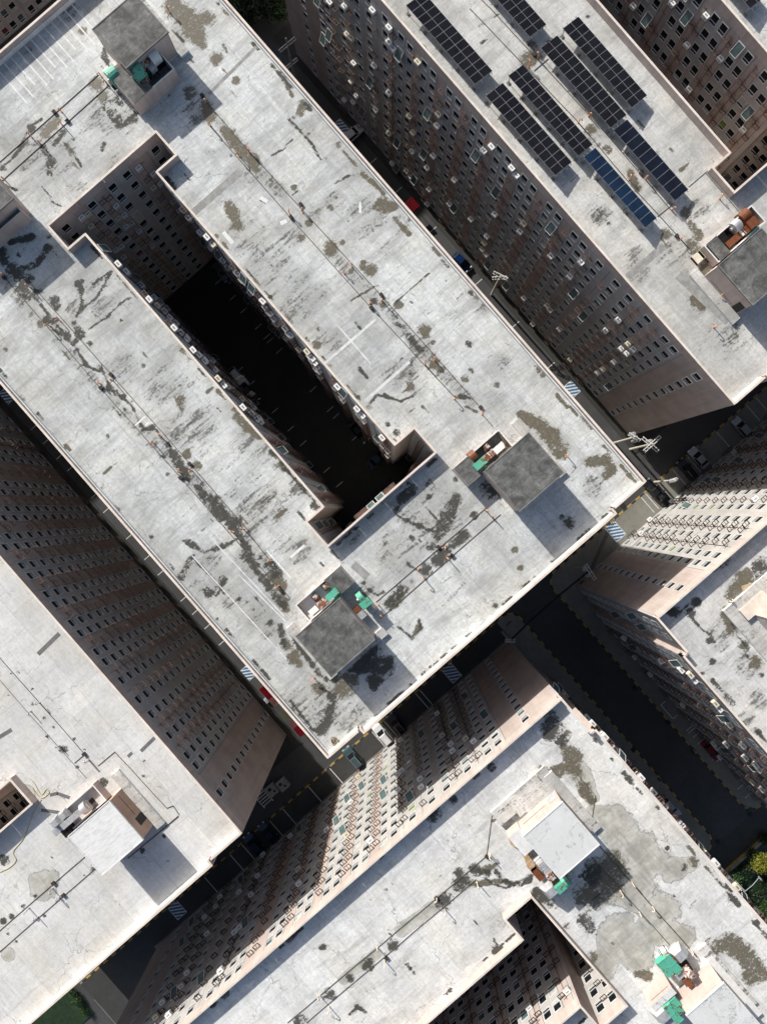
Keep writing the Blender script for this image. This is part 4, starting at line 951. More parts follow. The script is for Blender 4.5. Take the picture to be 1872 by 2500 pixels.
duct(t, *D_(430,720), 1.7, 'box', 'green', 1.7, .9, .8); duct(t, *D_(470,790), .8, 'box', 'green', 1.1, .7, .9); duct(t, *D_(540,620), 1.4, 'box', 'rustw', 1.5, .8, .7); duct(t, *D_(650,540), 1.5, 'box', 'white', 1.5, .8, .7)
duct(t, *D_(345,630), 1.3, 'scroll', 'rust', 1, .9, .9); duct(t, *D_(505,520), 1.2, 'hood', 'rustw', 1.0, .9, .6)
b = MB(); 
for (a_, c_) in (((650,350),(740,560)), ((670,400),(730,490))): b.bar((*uv(*D_(*a_), ZR+2), ZR+2.1), (*uv(*D_(*c_), ZR+2.0), ZR+2.3), .14, 'bark', caps=True)
b.build('loose_timber', t)
o = (200, 0); c = q(o, S35, (115,345), (600,-90), (1010,360), (515,795)); t, r = tower(BA, *c, ledge=('NE',))
s1, e1 = uv(*q(o, S35, (605,1205))[0], ZR+2.5), uv(*q(o, S35, (1100,780))[0], ZR+2.5)
w1 = uv(*q(o, S35, (375,970))[0], ZR+2.5)
annex(t, w1[0]-1.2, s1[0], s1[1], e1[1]-.3, 2.5, lid=(s1[1]+.02, s1[1]+3.0), floor=.9)
D_ = lambda x, y: q(o, S35, (x, y))[0]
duct(t, *D_(650,840), 2.3, 'scroll', 'green', 1, 1.5, 1.3, 'v'); duct(t, *D_(740,710), 2.4, 'box', 'rustw', 1.6, 1.0, .9); duct(t, *D_(840,660), 2.4, 'scroll', 'white', 1, 1.2, 1.0); duct(t, *D_(810,780), 2.2, 'box', 'galv', 1.1, .8, .6, 'u')
duct(t, *D_(720,920), 2.2, 'hood', 'rustw', 1.2, 1.0, .7); duct(t, *D_(370,880), 1.3, 'scroll', 'green', 1, 1.3, 1.3, 'v'); duct(t, *D_(300,830), 1.2, 'box', 'white', .9, .8, .6); duct(t, *D_(390,750), 1.2, 'hood', 'white', .9, .9, .6)
# tower at the left frame edge
t, r = tower(BA, (-150, 470), (-55, 385), (35, 480), (-60, 570), ledge=())
s1 = uv(*zp('Z1', 0, 1425), ZR+.0); e1 = uv(*zp('Z1', 190, 1270), ZR+.0)
annex(t, e1[0]-4.6, e1[0], e1[1]-9.0, e1[1], 2.5, floor=.9, mat='topdark')
duct(t, *zp('Z1', 5, 1215), 2.0, 'box', 'green', 1.2, .8, .8); duct(t, *zp('Z1', 10, 1240), 1.8, 'hood', 'rust', 1.0, .8, .7)
# lower left block
o = (110, 1880); c = q(o, S35, (258,770), (735,355), (1150,805), (665,1220)); t, r = tower(BB, *c, top='topclean', ledge=('NE',), door='NE', wall='brownw')
n1, w1 = uv(*q(o, S35, (555,165))[0], ZR+1.5), uv(*q(o, S35, (110,540))[0], ZR+1.5)
annex(t, n1[0], r[0]-.05, w1[1], n1[1], 1.5, floor=.7, mat='upst')
D_ = lambda x, y: q(o, S35, (x, y))[0]
duct(t, *D_(360,520), 1.7, 'box', 'galv', 4.2, .75, .7); duct(t, *D_(470,430), 1.7, 'scroll', 'galv', 1, .8, 1.0); duct(t, *D_(220,520), 1.4, 'hood', 'galv', 1.2, 1.2, .9); duct(t, *D_(130,600), 1.3, 'hood', 'galv', 1.4, 1.3, 1.0); duct(t, *D_(160,690), 1.0, 'box', 'galv', 1.2, .8, .5); duct(t, *D_(280,690), .7, 'box', 'rackd', 1.4, 1.0, .8)
# solar block
o = (1600, 480); s2 = 272/1656; c = q(o, s2, (915,1010), (1590,450), (2080,1080), (1430,1620)); t, r = tower(BC, *c, ledge=('SW',))
b = MB(); b.box(r[0]+1.0, r[1]-1.4, r[2]+.09, r[2]+.115, ZR+.9, ZR+.95, 'core'); b.box(r[1]-1.2, r[1]-.2, r[2]+.08, r[2]+.115, ZR+.5, ZR+2.6, 'black'); b.build('door', t)
n1 = uv(*q(o, s2, (1420,120))[0], ZR+1.8); w1 = uv(*q(o, s2, (720,740))[0], ZR+1.8)
annex(t, n1[0], r[0]-.05, w1[1], n1[1], 1.8, lid=(w1[1]+.3, w1[1]+1.9), floor=.5)
D_ = lambda x, y: q(o, s2, (x, y))[0]
duct(t, *D_(1300,300), 1.0, 'scroll', 'rust', 1, 1.3, 1.0, 'v'); duct(t, *D_(1180,440), 1.3, 'scroll', 'galv', 1, 1.0, 1.0); duct(t, *D_(1420,400), 1.7, 'box', 'rust', 1.3, 1.1, .7); duct(t, *D_(1330,500), 1.3, 'box', 'rust', 1.2, .9, .7); duct(t, *D_(1150,650), 1.2, 'box', 'rust', 2.4, .8, .7); duct(t, *D_(1260,540), 1.25, 'box', 'white', .5, .9, .75); duct(t, *D_(1410,540), .7, 'box', 'green', 1.8, .9, .8); duct(t, *D_(1150,770), .8, 'hood', 'galv', 1.2, .8, .6)
b = MB()
for (cx, cy) in ((640, 900), (715, 830)):
    u, v = uv(*D_(cx, cy), ZR+.5); b.box(u-.62, u+.62, v-.66, v+.66, ZR-.02, ZR+.5, 'rackd', 'acc'); b.box(u-.55, u+.55, v-.58, v+.58, ZR+.5, ZR+.54, 'acc')
b.build('roof_hatch', BC.e); 
u, v = uv(*D_(790, 930), ZR+.2); b = MB(); b.box(u-.3, u+.3, v-.35, v+.35, ZR, ZR+.45, 'rust'); b.box(u-.34, u+.34, v-.39, v+.39, ZR+.45, ZR+.5, 'bark'); b.thing('rusty_box', 'small rusty box beside the pale roof hatch on the solar block', 'box')
# bottom right block: two towers
o = (1200, 1850); c = q(o, S35, (350,910), (820,505), (1250,1005), (785,1405)); t, r = tower(BD, *c, top='topwhite', ledge=('NE',))
D_ = lambda x, y: q(o, S35, (x, y))[0]
wl = uv(*D_(30,690), ZR+.5); nl = uv(*D_(610,100), ZR+.5)
b = MB(); b.box(nl[0], r[0]+.1, wl[1], nl[1], ZR-.05, ZR+.30, 'upst', 'roofL'); b.build('ledge', t)
b = MB(); b.box(nl[0]+3.0, r[0]-.1, wl[1]+1.2, wl[1]+3.4, ZR+.30, ZR+.34, 'midconc'); b.build('ledge', t)  # thin grey sheet for the wet, shaded area on the ledge
b = MB(); b.box(r[0]+.0, r[0]+3.0, r[2]-1.7, r[2]+.1, ZR-.05, ZR+2.2, 'pinkw', 'upst'); b.build('plant_enclosure', t)
b = MB(); b.box(r[0]+.09, r[0]+.115, r[2]+.6, r[3]-2.2, ZR+1.8, ZR+1.86, 'core'); b.box(r[0]+.08, r[0]+.115, r[3]-1.6, r[3]-.3, ZR+.4, ZR+2.4, 'galv'); b.build('door', t)
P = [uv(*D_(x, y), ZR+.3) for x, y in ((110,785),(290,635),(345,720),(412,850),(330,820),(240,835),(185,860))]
b = MB(); b.prism(P[::-1], ZR+.29, ZR+.325, 'topdark'); o_ = b.build('wet_shade_patch', t); o_['label'] = 'dark wet and shaded patch on the pale ledge'  # dark sheet: wetness and shade are both put into its colour
P = [uv(*D_(x, y), ZR+.3) for x, y in ((240,850),(330,835),(385,880),(360,960),(280,1040),(215,1000),(190,930))]
b = MB(); b.prism(P[::-1], ZR+.29, ZR+.318, 'weep'); o_ = b.build('rust_patch', t); o_['label'] = 'pale orange rust stained patch'
P = [uv(*D_(x, y), ZR) for x, y in ((340,1090),(440,1060),(500,1180),(560,1260),(470,1330),(410,1270),(380,1180))]
b = MB(); b.prism(P[::-1], ZR-.01, ZR+.012, 'weep'); o_ = b.build('rust_patch', t); o_['label'] = 'streaked orange rust patch below the hut wall'
duct(t, *D_(540,1190), 1.2, 'box', 'white', .9, .8, .6, 'u'); duct(t, *D_(610,1260), 1.2, 'box', 'galv', 1.6, .9, .6, 'u'); duct(t, *D_(530,1340), .8, 'box', 'rust', 1.5, .8, .6, 'u'); duct(t, *D_(680,1370), 1.5, 'box', 'rustw', .9, .8, .7); duct(t, *D_(740,1430), 1.2, 'box', 'rust', .8, .8, .5)
duct(t, *D_(790,1490), 1.5, 'box', 'green', 1.2, .9, .9); duct(t, *D_(850,1420), 1.2, 'scroll', 'green', 1, .8, 1.0); duct(t, *D_(680,1530), 1.0, 'hood', 'galv', 2.0, 1.7, 1.1); duct(t, *D_(900,1370), .9, 'hood', 'galv', .9, .9, .8)
o = (1522, 2150); c = q(o, S35, (690,1560), (1150,1200), (1640,1700), (1180,2060)); t, r = tower(BD, *c, top='topwhite', ledge=('NE',))
D_ = lambda x, y: q(o, S35, (x, y))[0]
a1_, a2_ = uv(*D_(210,1270), ZR+.1), uv(*D_(440,1050), ZR+.1)
b = MB(); b.box(a2_[0]+.3, a2_[0]+1.15, a1_[1], a2_[1], ZR-.05, ZR+2.75, 'pinkw', 'topwhite'); b.box(a2_[0]+.27, a2_[0]+.31, a1_[1]+.4, a2_[1]-.4, ZR+2.1, ZR+2.14, 'core'); b.box(a2_[0]+1.15, a2_[0]+4.6, a1_[1]-.3, a1_[1]+.0, ZR-.05, ZR+1.3, 'pinkw', 'upst'); b.box(a2_[0]+1.15, a2_[0]+4.6, a1_[1], a2_[1], ZR-.05, ZR+.8, 'upst', 'roofL'); b.build('plant_enclosure', t)
a3_, a4_ = uv(*D_(820,1040), ZR+.3), uv(*D_(1010,860), ZR+.3)
b = MB(); b.box(a4_[0], r[1]+2, a4_[1]-1.4, a4_[1], ZR-.05, ZR+.45, 'upst', 'white'); b.build('ledge', t)
p5, p6 = uv(*D_(350,900), ZR+.3), uv(*D_(500,775), ZR+.3)
b = MB(); b.box(p6[0], p6[0]+2.8, p5[1], p6[1], ZR-.02, ZR+.5, 'upst', 'upst'); b.build('ledge', t)
duct(t, *D_(470,990), 1.2, 'box', 'green', 2.2, 1.1, .9, 'u'); duct(t, *D_(560,960), 1.9, 'box', 'green', 2.6, 1.0, .5, 'u'); duct(t, *D_(640,850), 1.3, 'hood', 'galv', 1.9, 1.9, 1.0); duct(t, *D_(580,900), 1.2, 'box', 'rust', 1.1, .8, .8); duct(t, *D_(640,1080), 1.5, 'box', 'galv', 1.0, .8, .6); duct(t, *D_(755,1070), 1.8, 'scroll', 'rustw', 1, .9, 1.0); duct(t, *D_(740,1170), 1.6, 'box', 'rust', 1.2, .7, .5, 'u')
duct(t, *D_(560,1520), 2.4, 'box', 'green', 2.6, 1.0, .7, 'u'); duct(t, *D_(600,1430), 2.1, 'box', 'green', 2.0, 1.1, .7, 'u'); duct(t, *D_(440,1540), 2.0, 'hood', 'galv', 2.2, 2.0, 1.2); duct(t, *D_(520,1600), 1.9, 'box', 'galv', 1.4, 1.2, .8)
# right block: low white plant room at the frame edge
w1, n1, s1 = uv(*zp('Y3', 1400, 690), ZR+.4), uv(*zp('Y3', 1656, 460), ZR+.4), uv(*zp('Y3', 1560, 860), ZR+.4)
b = MB(); b.box(w1[0], w1[0]+12, w1[1], w1[1]+16, ZR-.05, ZR+.4, 'upst', 'roofL'); b.build('ledge', BE.e)
w2 = uv(*zp('Y3', 1540, 760), ZR+.5)
b = MB(); b.box(w2[0]-.3, w2[0]+8, w2[1]+1.3, w2[1]+12, ZR, ZR+4.2, 'pinkw', 'topwhite'); b.box(w2[0]+.3, w2[0]+2.6, w2[1]+1.26, w2[1]+1.29, ZR+.6, ZR+2.6, 'galv'); tt = b.build('stair_tower', BE.e)
b = MB(); b.box(w2[0]-1.9, w2[0]-.3, w2[1]+.2, w2[1]+4, ZR+.4, ZR+.9, 'pinkw', 'cream'); b.build('ledge', tt)
u, v = zuv('Y3', 1555, 570, ZR); b = MB()
P = [(u-1.1, v-.5), (u-.2, v-.9), (u+1.0, v-.3), (u+.9, v+.8), (u-.6, v+.7)]; b.prism(P, ZR, ZR+.12, 'tan'); b.prism([(x*.9+u*.1+.1, y*.9+v*.1) for x, y in P], ZR+.12, ZR+.2, 'tan'); b.thing('broken_board', 'tan broken board lying in the wet patch on the right block roof', 'board')
for n_, (x, y) in enumerate(((1590, 480), (1610, 500), (1630, 490), (1600, 515), (1645, 505), (1640, 470))):
    u, v = zuv('Y3', x, y, ZR); b = MB(); a = .22 + .1*(n_ % 3)
    b.prism([(u-a, v-a*.6), (u+a*.2, v-a), (u+a, v), (u+a*.4, v+a), (u-a*.7, v+a*.5)], ZR, ZR+.18, 'midconc'); b.thing('rubble_lump', 'pale lump of broken screed beside the tan board, ' + ('leftmost','second from the left','third from the left','fourth from the left','fifth from the left','sixth from the left','seventh from the left','rightmost')[(0,3,5,1,7,6)[n_]] + ' of the lumps', 'rubble', 'rubble lumps beside the tan board')

# conduits with junction boxes, candy cane vents
def conduit(B, pts, mat='conduit', r=.045, z=.03):
    P = [(*uv(x, y, ZR+z), ZR+z) for x, y in pts]; b = MB()
    for a, c in zip(P[:-1], P[1:]):
        L = math.dist(a, c); n = max(1, int(L/3)); pp = []
        for k in range(n+1):
            f = k/n; pp.append((a[0]+(c[0]-a[0])*f + random.uniform(-.03, .03), a[1]+(c[1]-a[1])*f + random.uniform(-.03, .03), a[2]))
        b.tube(pp, r, mat, 5)
    return b.build('conduit', B.e)
F = lambda z, *pts: [zp(z, x, y) for x, y in pts]
conduit(BA, F('Z1', (1170,560), (1425,860)) + F('Z5', (600-600+780, 285),)+F('Z5', (1355,935)))
conduit(BA, F('Z1', (1205,720), (1650,1225)) + F('Z5', (725,360), (1200,870)))
conduit(BA, F('Z4', (10,160), (580,820), (1045,1340), (1320,1656)) + F('Y2', (205,570)))
conduit(BA, F('Z4', (180,220), (645,745), (1100,1260), (1440,1650)) + F('Y2', (10,230), (140,400)))
conduit(BA, F('Z1', (-60,990), (570,430))); conduit(BA, F('Z1', (-60,1110), (630,490)))
conduit(BA, F('Y2', (750,640), (1385,95))); conduit(BA, F('Y2', (775,735), (1470,130)))
conduit(BB, F('Y4', (-60,1170), (490,690))); conduit(BB, F('Y4', (-60,1290), (550,760)))
conduit(BB, F('Y1', (-60,890), (580,1620))); conduit(BB, F('Y1', (-60,1020), (165,1280), (500,1656)), 'lconduit')
conduit(BB, F('Y4', (565,165), (665,85), (965,410), (1000,395), (1035,450)), r=.045); conduit(BB, F('Y4', (430,150), (490,100)))
conduit(BB, F('Y4', (1030,455), (740,700)), r=.07)
conduit(BD, F('Y5', (240,1650), (1100,930), (1390,685), (1420,455), (1656,265)) + F('Y6', (340,225),)); conduit(BD, F('Y5', (350,1650), (1330,820)))
conduit(BD, F('Y6', (640,690), (1100,1210)), r=.05); conduit(BD, F('Y6', (690,630), (1250,1270)), r=.07)
conduit(BD, F('Y6', (555,205), (665,340), (635,530)), r=.04)
conduit(BC, F('Z3', (-60,-70), (50,40), (310,320), (670,710), (925,1005), (1130,1250))); conduit(BC, F('Z3', (-60,50), (240,365), (560,700), (870,1070), (1200,1430)))
conduit(BC, F('Z3', (310,410), (390,340))); conduit(BC, F('Z3', (1020,1250), (1110,1180))); conduit(BC, F('Z3', (1200,1080), (1310,985)), 'lconduit')
conduit(BC, F('Z3', (1300,1000), (1500,1230)), 'lconduit', .08); 
JB = MB(); JB.box(-.2, .2, -.2, .2, -.06, .2, 'black'); JB.box(-.23, .23, -.23, .23, .2, .24, 'core'); JB = JB.mesh('junction_box')
for B, z, pts in ((BA,'Z1',((1170,555),(318,650),(393,703))),(BA,'Z2',((318,1183),(263,1258))),(BA,'Z5',((782,285),(725,360),(1355,935))),(BA,'Z4',((30,185),(645,745),(587,822),(1098,1260),(1045,1340))),
                  (BA,'Y2',((205,570),(1190,370),(1110,320))),(BB,'Y4',((313,840),(370,910),(490,95))),(BC,'Z3',((310,318),(925,1003),(1130,1365))),(BD,'Y5',((1100,925),(1390,685),(812,1272)))):
    for x, y in pts: inst('junction_box', JB, B.e, (*zuv(z, x, y, ZR), ZR+.02), random.uniform(-.1, .1))
def vent_mesh(mat, h):
    b = MB(); pts = [(0,0,-.05), (0,0,h)] + [(-.16+.16*math.cos(R(a)), 0, h+.16*math.sin(R(a))) for a in (30, 60, 90, 120, 150, 180)] + [(-.32, 0, h-.1)]
    b.tube(pts, .065, mat, 7); b.tube([(0,0,-.02), (0,0,.05)], .12, mat, 8); return b.mesh('vent_pipe')
VM = {('pvc', 0): vent_mesh('pvc', .8), ('pvc', 1): vent_mesh('pvc', 1.0), ('pvcw', 0): vent_mesh('pvcw', .8), ('pvcw', 1): vent_mesh('pvcw', 1.0), ('galv', 0): vent_mesh('galv', .9), ('galv', 1): vent_mesh('galv', .8)}
for B, z, mat, pts in ((BA,'Z1','pvc',((1180,575),(1210,712),(1435,865),(1375,888),(575,425),(608,470),(345,630),(350,708),(172,778),(222,815),(10,1020),(970,50))),
                       (BA,'Z2','pvc',((10,860),(250,1225),(325,1215),(610,1530),(565,1570))),
                       (BA,'Z5','pvc',((715,325),(785,310),(1090,655),(1035,680),(1205,880),(1365,968),(1385,1525))),
                       (BA,'Z4','pvc',((12,155),(165,235),(335,425),(278,455),(572,792),(640,770),(920,1095),(878,1135),(1030,1305),(1100,1295),(1340,1655),(1400,1635))),
                       (BA,'Y2','pvc',((140,400),(185,545),(762,655),(785,720),(993,455),(1025,500),(1150,320),(1162,382),(1385,105),(1425,145),(390,1080))),
                       (BA,'Z6','pvc',((500,1205),)),
                       (BB,'Y4','galv',((290,885),(330,940),(155,1000),(205,1050),(500,140),(330,55))), (BB,'Y1','galv',((215,1225),(165,1275))),
                       (BC,'Z3','pvc',((335,318),(280,370),(630,655),(570,692),(865,1025),(960,1020),(1115,1197),(1165,1370),(1390,1135))), (BC,'Z6','pvc',((1395,278),(1355,462))),
                       (BD,'Y5','pvcw',((1410,685),(1335,850),(1100,935),(1148,1005),(757,1228),(800,1305),(424,1510),(478,1572))),
                       (BD,'Y6','pvcw',((315,210),(345,380),(880,848),(815,900),(1000,990),(925,1025),(1222,1238),(50,690))), (BE,'Y3','pvcw',((1450,635),))):
    for n_, (x, y) in enumerate(pts):
        u, v = zuv(z, x, y, ZR+.6); inst('vent_pipe', VM[(mat, n_ % 2)], B.e, (u+.06, v, ZR), random.choice((0, math.pi/2, math.pi, -.6, 2.2)))
# membrane strips, patches
def strip(B, zone, p0, p1, w, mat, label=None, z=.006):
    a, c = zuv(zone, *p0, ZR), zuv(zone, *p1, ZR); b = MB()
    d = Vector((c[0]-a[0], c[1]-a[1])).normalized(); n = Vector((-d.y, d.x))*w/2
    P = [(a[0]+n.x, a[1]+n.y), (c[0]+n.x, c[1]+n.y), (c[0]-n.x, c[1]-n.y), (a[0]-n.x, a[1]-n.y)][::-1]
    b.prism(P, ZR-.01, ZR+z, mat); o = b.build('repair_strip', B.e)
    if label: o['label'] = label
M['fstrip'] = simple('faint_strip', (.63, .645, .64), .8, 0, .15, 1.2); M['strip'] = simple('white_strip', (.72, .73, .72), .75, 0, .12, 1.5); M['gstrip'] = simple('grey_repair', (.30, .30, .285), .8, 0, .2, 1.2); M['dstrip'] = simple('bitumen_tape', (.15, .15, .15), .7, 0, .15, 1.5)
KEYOF.update({m_.name: k for k, m_ in M.items()})
for k in range(12):
    x, y = 416-k*39, 25+k*34; strip(BA, 'Z1', (x, y), (x+150+ (20 if k % 3 else -10), y+172+(23 if k % 3 else -12)), .17, 'strip')
strip(BA, 'Z1', (1110,1235), (1395,985), .95, 'gstrip', 'long grey repair strip'); strip(BA, 'Z1', (1205,545), (1480,270), .4, 'gstrip', z=.005)
strip(BA, 'Z5', (690,895), (945,670), .36, 'fstrip'); strip(BA, 'Z5', (455,680), (750,425), .34, 'fstrip'); strip(BA, 'Z5', (530,460), (720,680), .2, 'fstrip', z=.004)
for (a_, c_) in (((1290,1340),(1345,1405)), ((1505,1140),(1545,1165)), ((1620,1290),(1656,1275))): strip(BA, 'Z1', a_, c_, .5, 'strip')
strip(BA, 'Z2', (660,1165), (660,1230), .3, 'strip', z=.005)
strip(BA, 'Y1', (1110,370), (1656,970), .14, 'fstrip'); strip(BA, 'Y1', (1220,270), (1640,720), .14, 'fstrip'); strip(BA, 'Y2', (-40,480), (230,750), .14, 'fstrip', z=.004); strip(BA, 'Y2', (120,340), (260,500), .25, 'strip', z=.004)
strip(BA, 'Z4', (780,1040), (840,985), .2, 'strip'); strip(BA, 'Z4', (840,1040), (860,1020), .2, 'strip'); strip(BA, 'Z1', (0,790), (45,850), 1.0, 'gstrip')
strip(BB, 'Y1', (222,940), (345,820), .55, 'dstrip', 'dark grey tape strip'); strip(BB, 'Y1', (815,1500), (895,1422), .45, 'dstrip'); strip(BB, 'Y1', (740,1532), (765,1508), .4, 'dstrip'); strip(BB, 'Y1', (-20,1430), (70,1375), .5, 'dstrip')
for a_, c_ in (((240,420),(345,435)), ((290,335),(335,322)), ((330,323),(405,350))): strip(BB, 'Y4', a_, c_, .42, 'dstrip')
strip(BC, 'Z3', (850,1600), (1060,1420), .9, 'gstrip'); strip(BC, 'Z6', (1150,160), (1440,430), 1.7, 'gstrip', 'wide rough grey strip'); strip(BC, 'Z6', (1390,500), (1500,420), .3, 'gstrip')
strip(BA, 'Y2', (620,420), (705,495), 1.0, 'gstrip'); strip(BA, 'Y2', (260,380), (340,310), .3, 'strip')

# ------------------------------------------------------------------ solar arrays (each a thing: panels, rails, posts)
def solar_array(Wc, Nc, Ec, Sc, nu, nv, mat, label):
    z = ZR + 1.3; u0, u1, v0, v1 = rect4(Wc, Nc, Ec, Sc, z)
    e = empty('solar_array', ((u0+u1)/2, (v0+v1)/2, ZR), label, 'solar panels', 'solar arrays on the roof')
    zs = lambda v: ZR + 1.5 - .45*(v - v0)/(v1 - v0)
    pu, pv = (u1-u0)/nu, (v1-v0)/nv; me = None
    for j in range(nv):
        for i in range(nu):
            cu, cv = u0 + (i+.5)*pu, v0 + (j+.5)*pv
            if me is None:
                b = MB(); hu, hv = pu/2-.006, pv/2-.006; dz = -.45*hv/(v1-v0); f = .02
                def X(x, y, d): return (x, y, dz*y/hv + d)
                b.add([X(-hu,-hv,0), X(hu,-hv,0), X(hu,hv,0), X(-hu,hv,0), X(-hu,-hv,-.05), X(hu,-hv,-.05), X(hu,hv,-.05), X(-hu,hv,-.05),
                       X(-hu+f,-hv+f,0), X(hu-f,-hv+f,0), X(hu-f,hv-f,0), X(-hu+f,hv-f,0)],
                      [(0,1,9,8),(1,2,10,9),(2,3,11,10),(3,0,8,11),(4,5,1,0),(5,6,2,1),(6,7,3,2),(7,4,0,3),(7,6,5,4)], 'alu')
                b.add([X(-hu+f,-hv+f,-.006), X(hu-f,-hv+f,-.006), X(hu-f,hv-f,-.006), X(-hu+f,hv-f,-.006)], [(0,1,2,3)], mat)
                me = b.mesh('solar_panel'); ul = me.uv_layers.new(name='UVMap')
                for pl in me.polygons:
                    for li, k in zip(pl.loop_indices, range(4)): ul.data[li].uv = ((0,0),(1,0),(1,1),(0,1))[k]
            inst('solar_panel', me, e, (cu, cv, zs(cv)))
    for v in [v0 + (v1-v0)*f for f in (.08, .36, .64, .92)]:
        b = MB(); b.bar((u0-.25, v, zs(v)-.1), (u1+.25, v, zs(v)-.1), .06, 'alu', caps=True); b.build('rail', e)
    n = max(3, int((u1-u0)/2.6))
    for k in range(n+1):
        u = u0 + .2 + (u1-u0-.4)*k/n
        b = MB()
        for v in (v0 + .2, v1 - .2): b.bar((u, v, ZR), (u, v, zs(v)-.12), .07, 'alu')
        b.bar((u, v0-.1, zs(v0)-.17), (u, v1+.1, zs(v1)-.17), .06, 'alu', caps=True)
        b.box(u-.2, u+.2, v0+.0, v0+.4, ZR-.01, ZR+.12, 'midconc'); b.build('support_post', e)
    return e
solar_array((992,15.6), (1035,-24), (1201,170), (1158,210), 12, 2, 'solar', 'black two-column solar array leftmost on the roof, nearest the air conditioner facade')
solar_array((1130,-92), (1171,-130), (1334.7,55), (1292.5,93.8), 12, 2, 'solar', 'black two-column solar array cut by the top edge, above the two middle arrays')
solar_array((1370.7,72.7), (1411.7,38), (1583,230), (1539.7,263), 12, 2, 'solar', 'black two-column solar array nearest the upper right roof edge')
solar_array((1318,122.6), (1359,81.6), (1531,277), (1490,313.6), 12, 2, 'solar', 'black two-column solar array just left of the upper right one, above the navy row')
solar_array((1238,190), (1275.6,154), (1449.7,351), (1411,380), 12, 2, 'solar', 'black two-column solar array directly above the bright blue row')
solar_array((1185.5,238), (1226,198), (1397,393), (1354.6,430), 12, 2, 'solar', 'black two-column solar array lowest on the left, left of the blue row')
solar_array((1422,385.5), (1454,358.5), (1605,530.5), (1572.7,557), 10, 1, 'solarb', 'bright blue single row of ten wide solar panels')
solar_array((1495,320.4), (1530.5,289.6), (1682,458.6), (1646,492.5), 10, 1, 'solark', 'dark navy single row of ten wide solar panels right of the blue row')
solar_array((1660,-168), (1701,-205), (1872,-14), (1829,23), 12, 2, 'solar', 'black solar array whose corner shows at the top right edge of the picture')

# ------------------------------------------------------------------ finish facades
finish(BC, 'solar block'); finish(BD, 'bottom block'); finish(BE, 'right block'); finish(BA, 'light well walls'); finish(BB, 'lower left block'); finish(BF, 'far block')

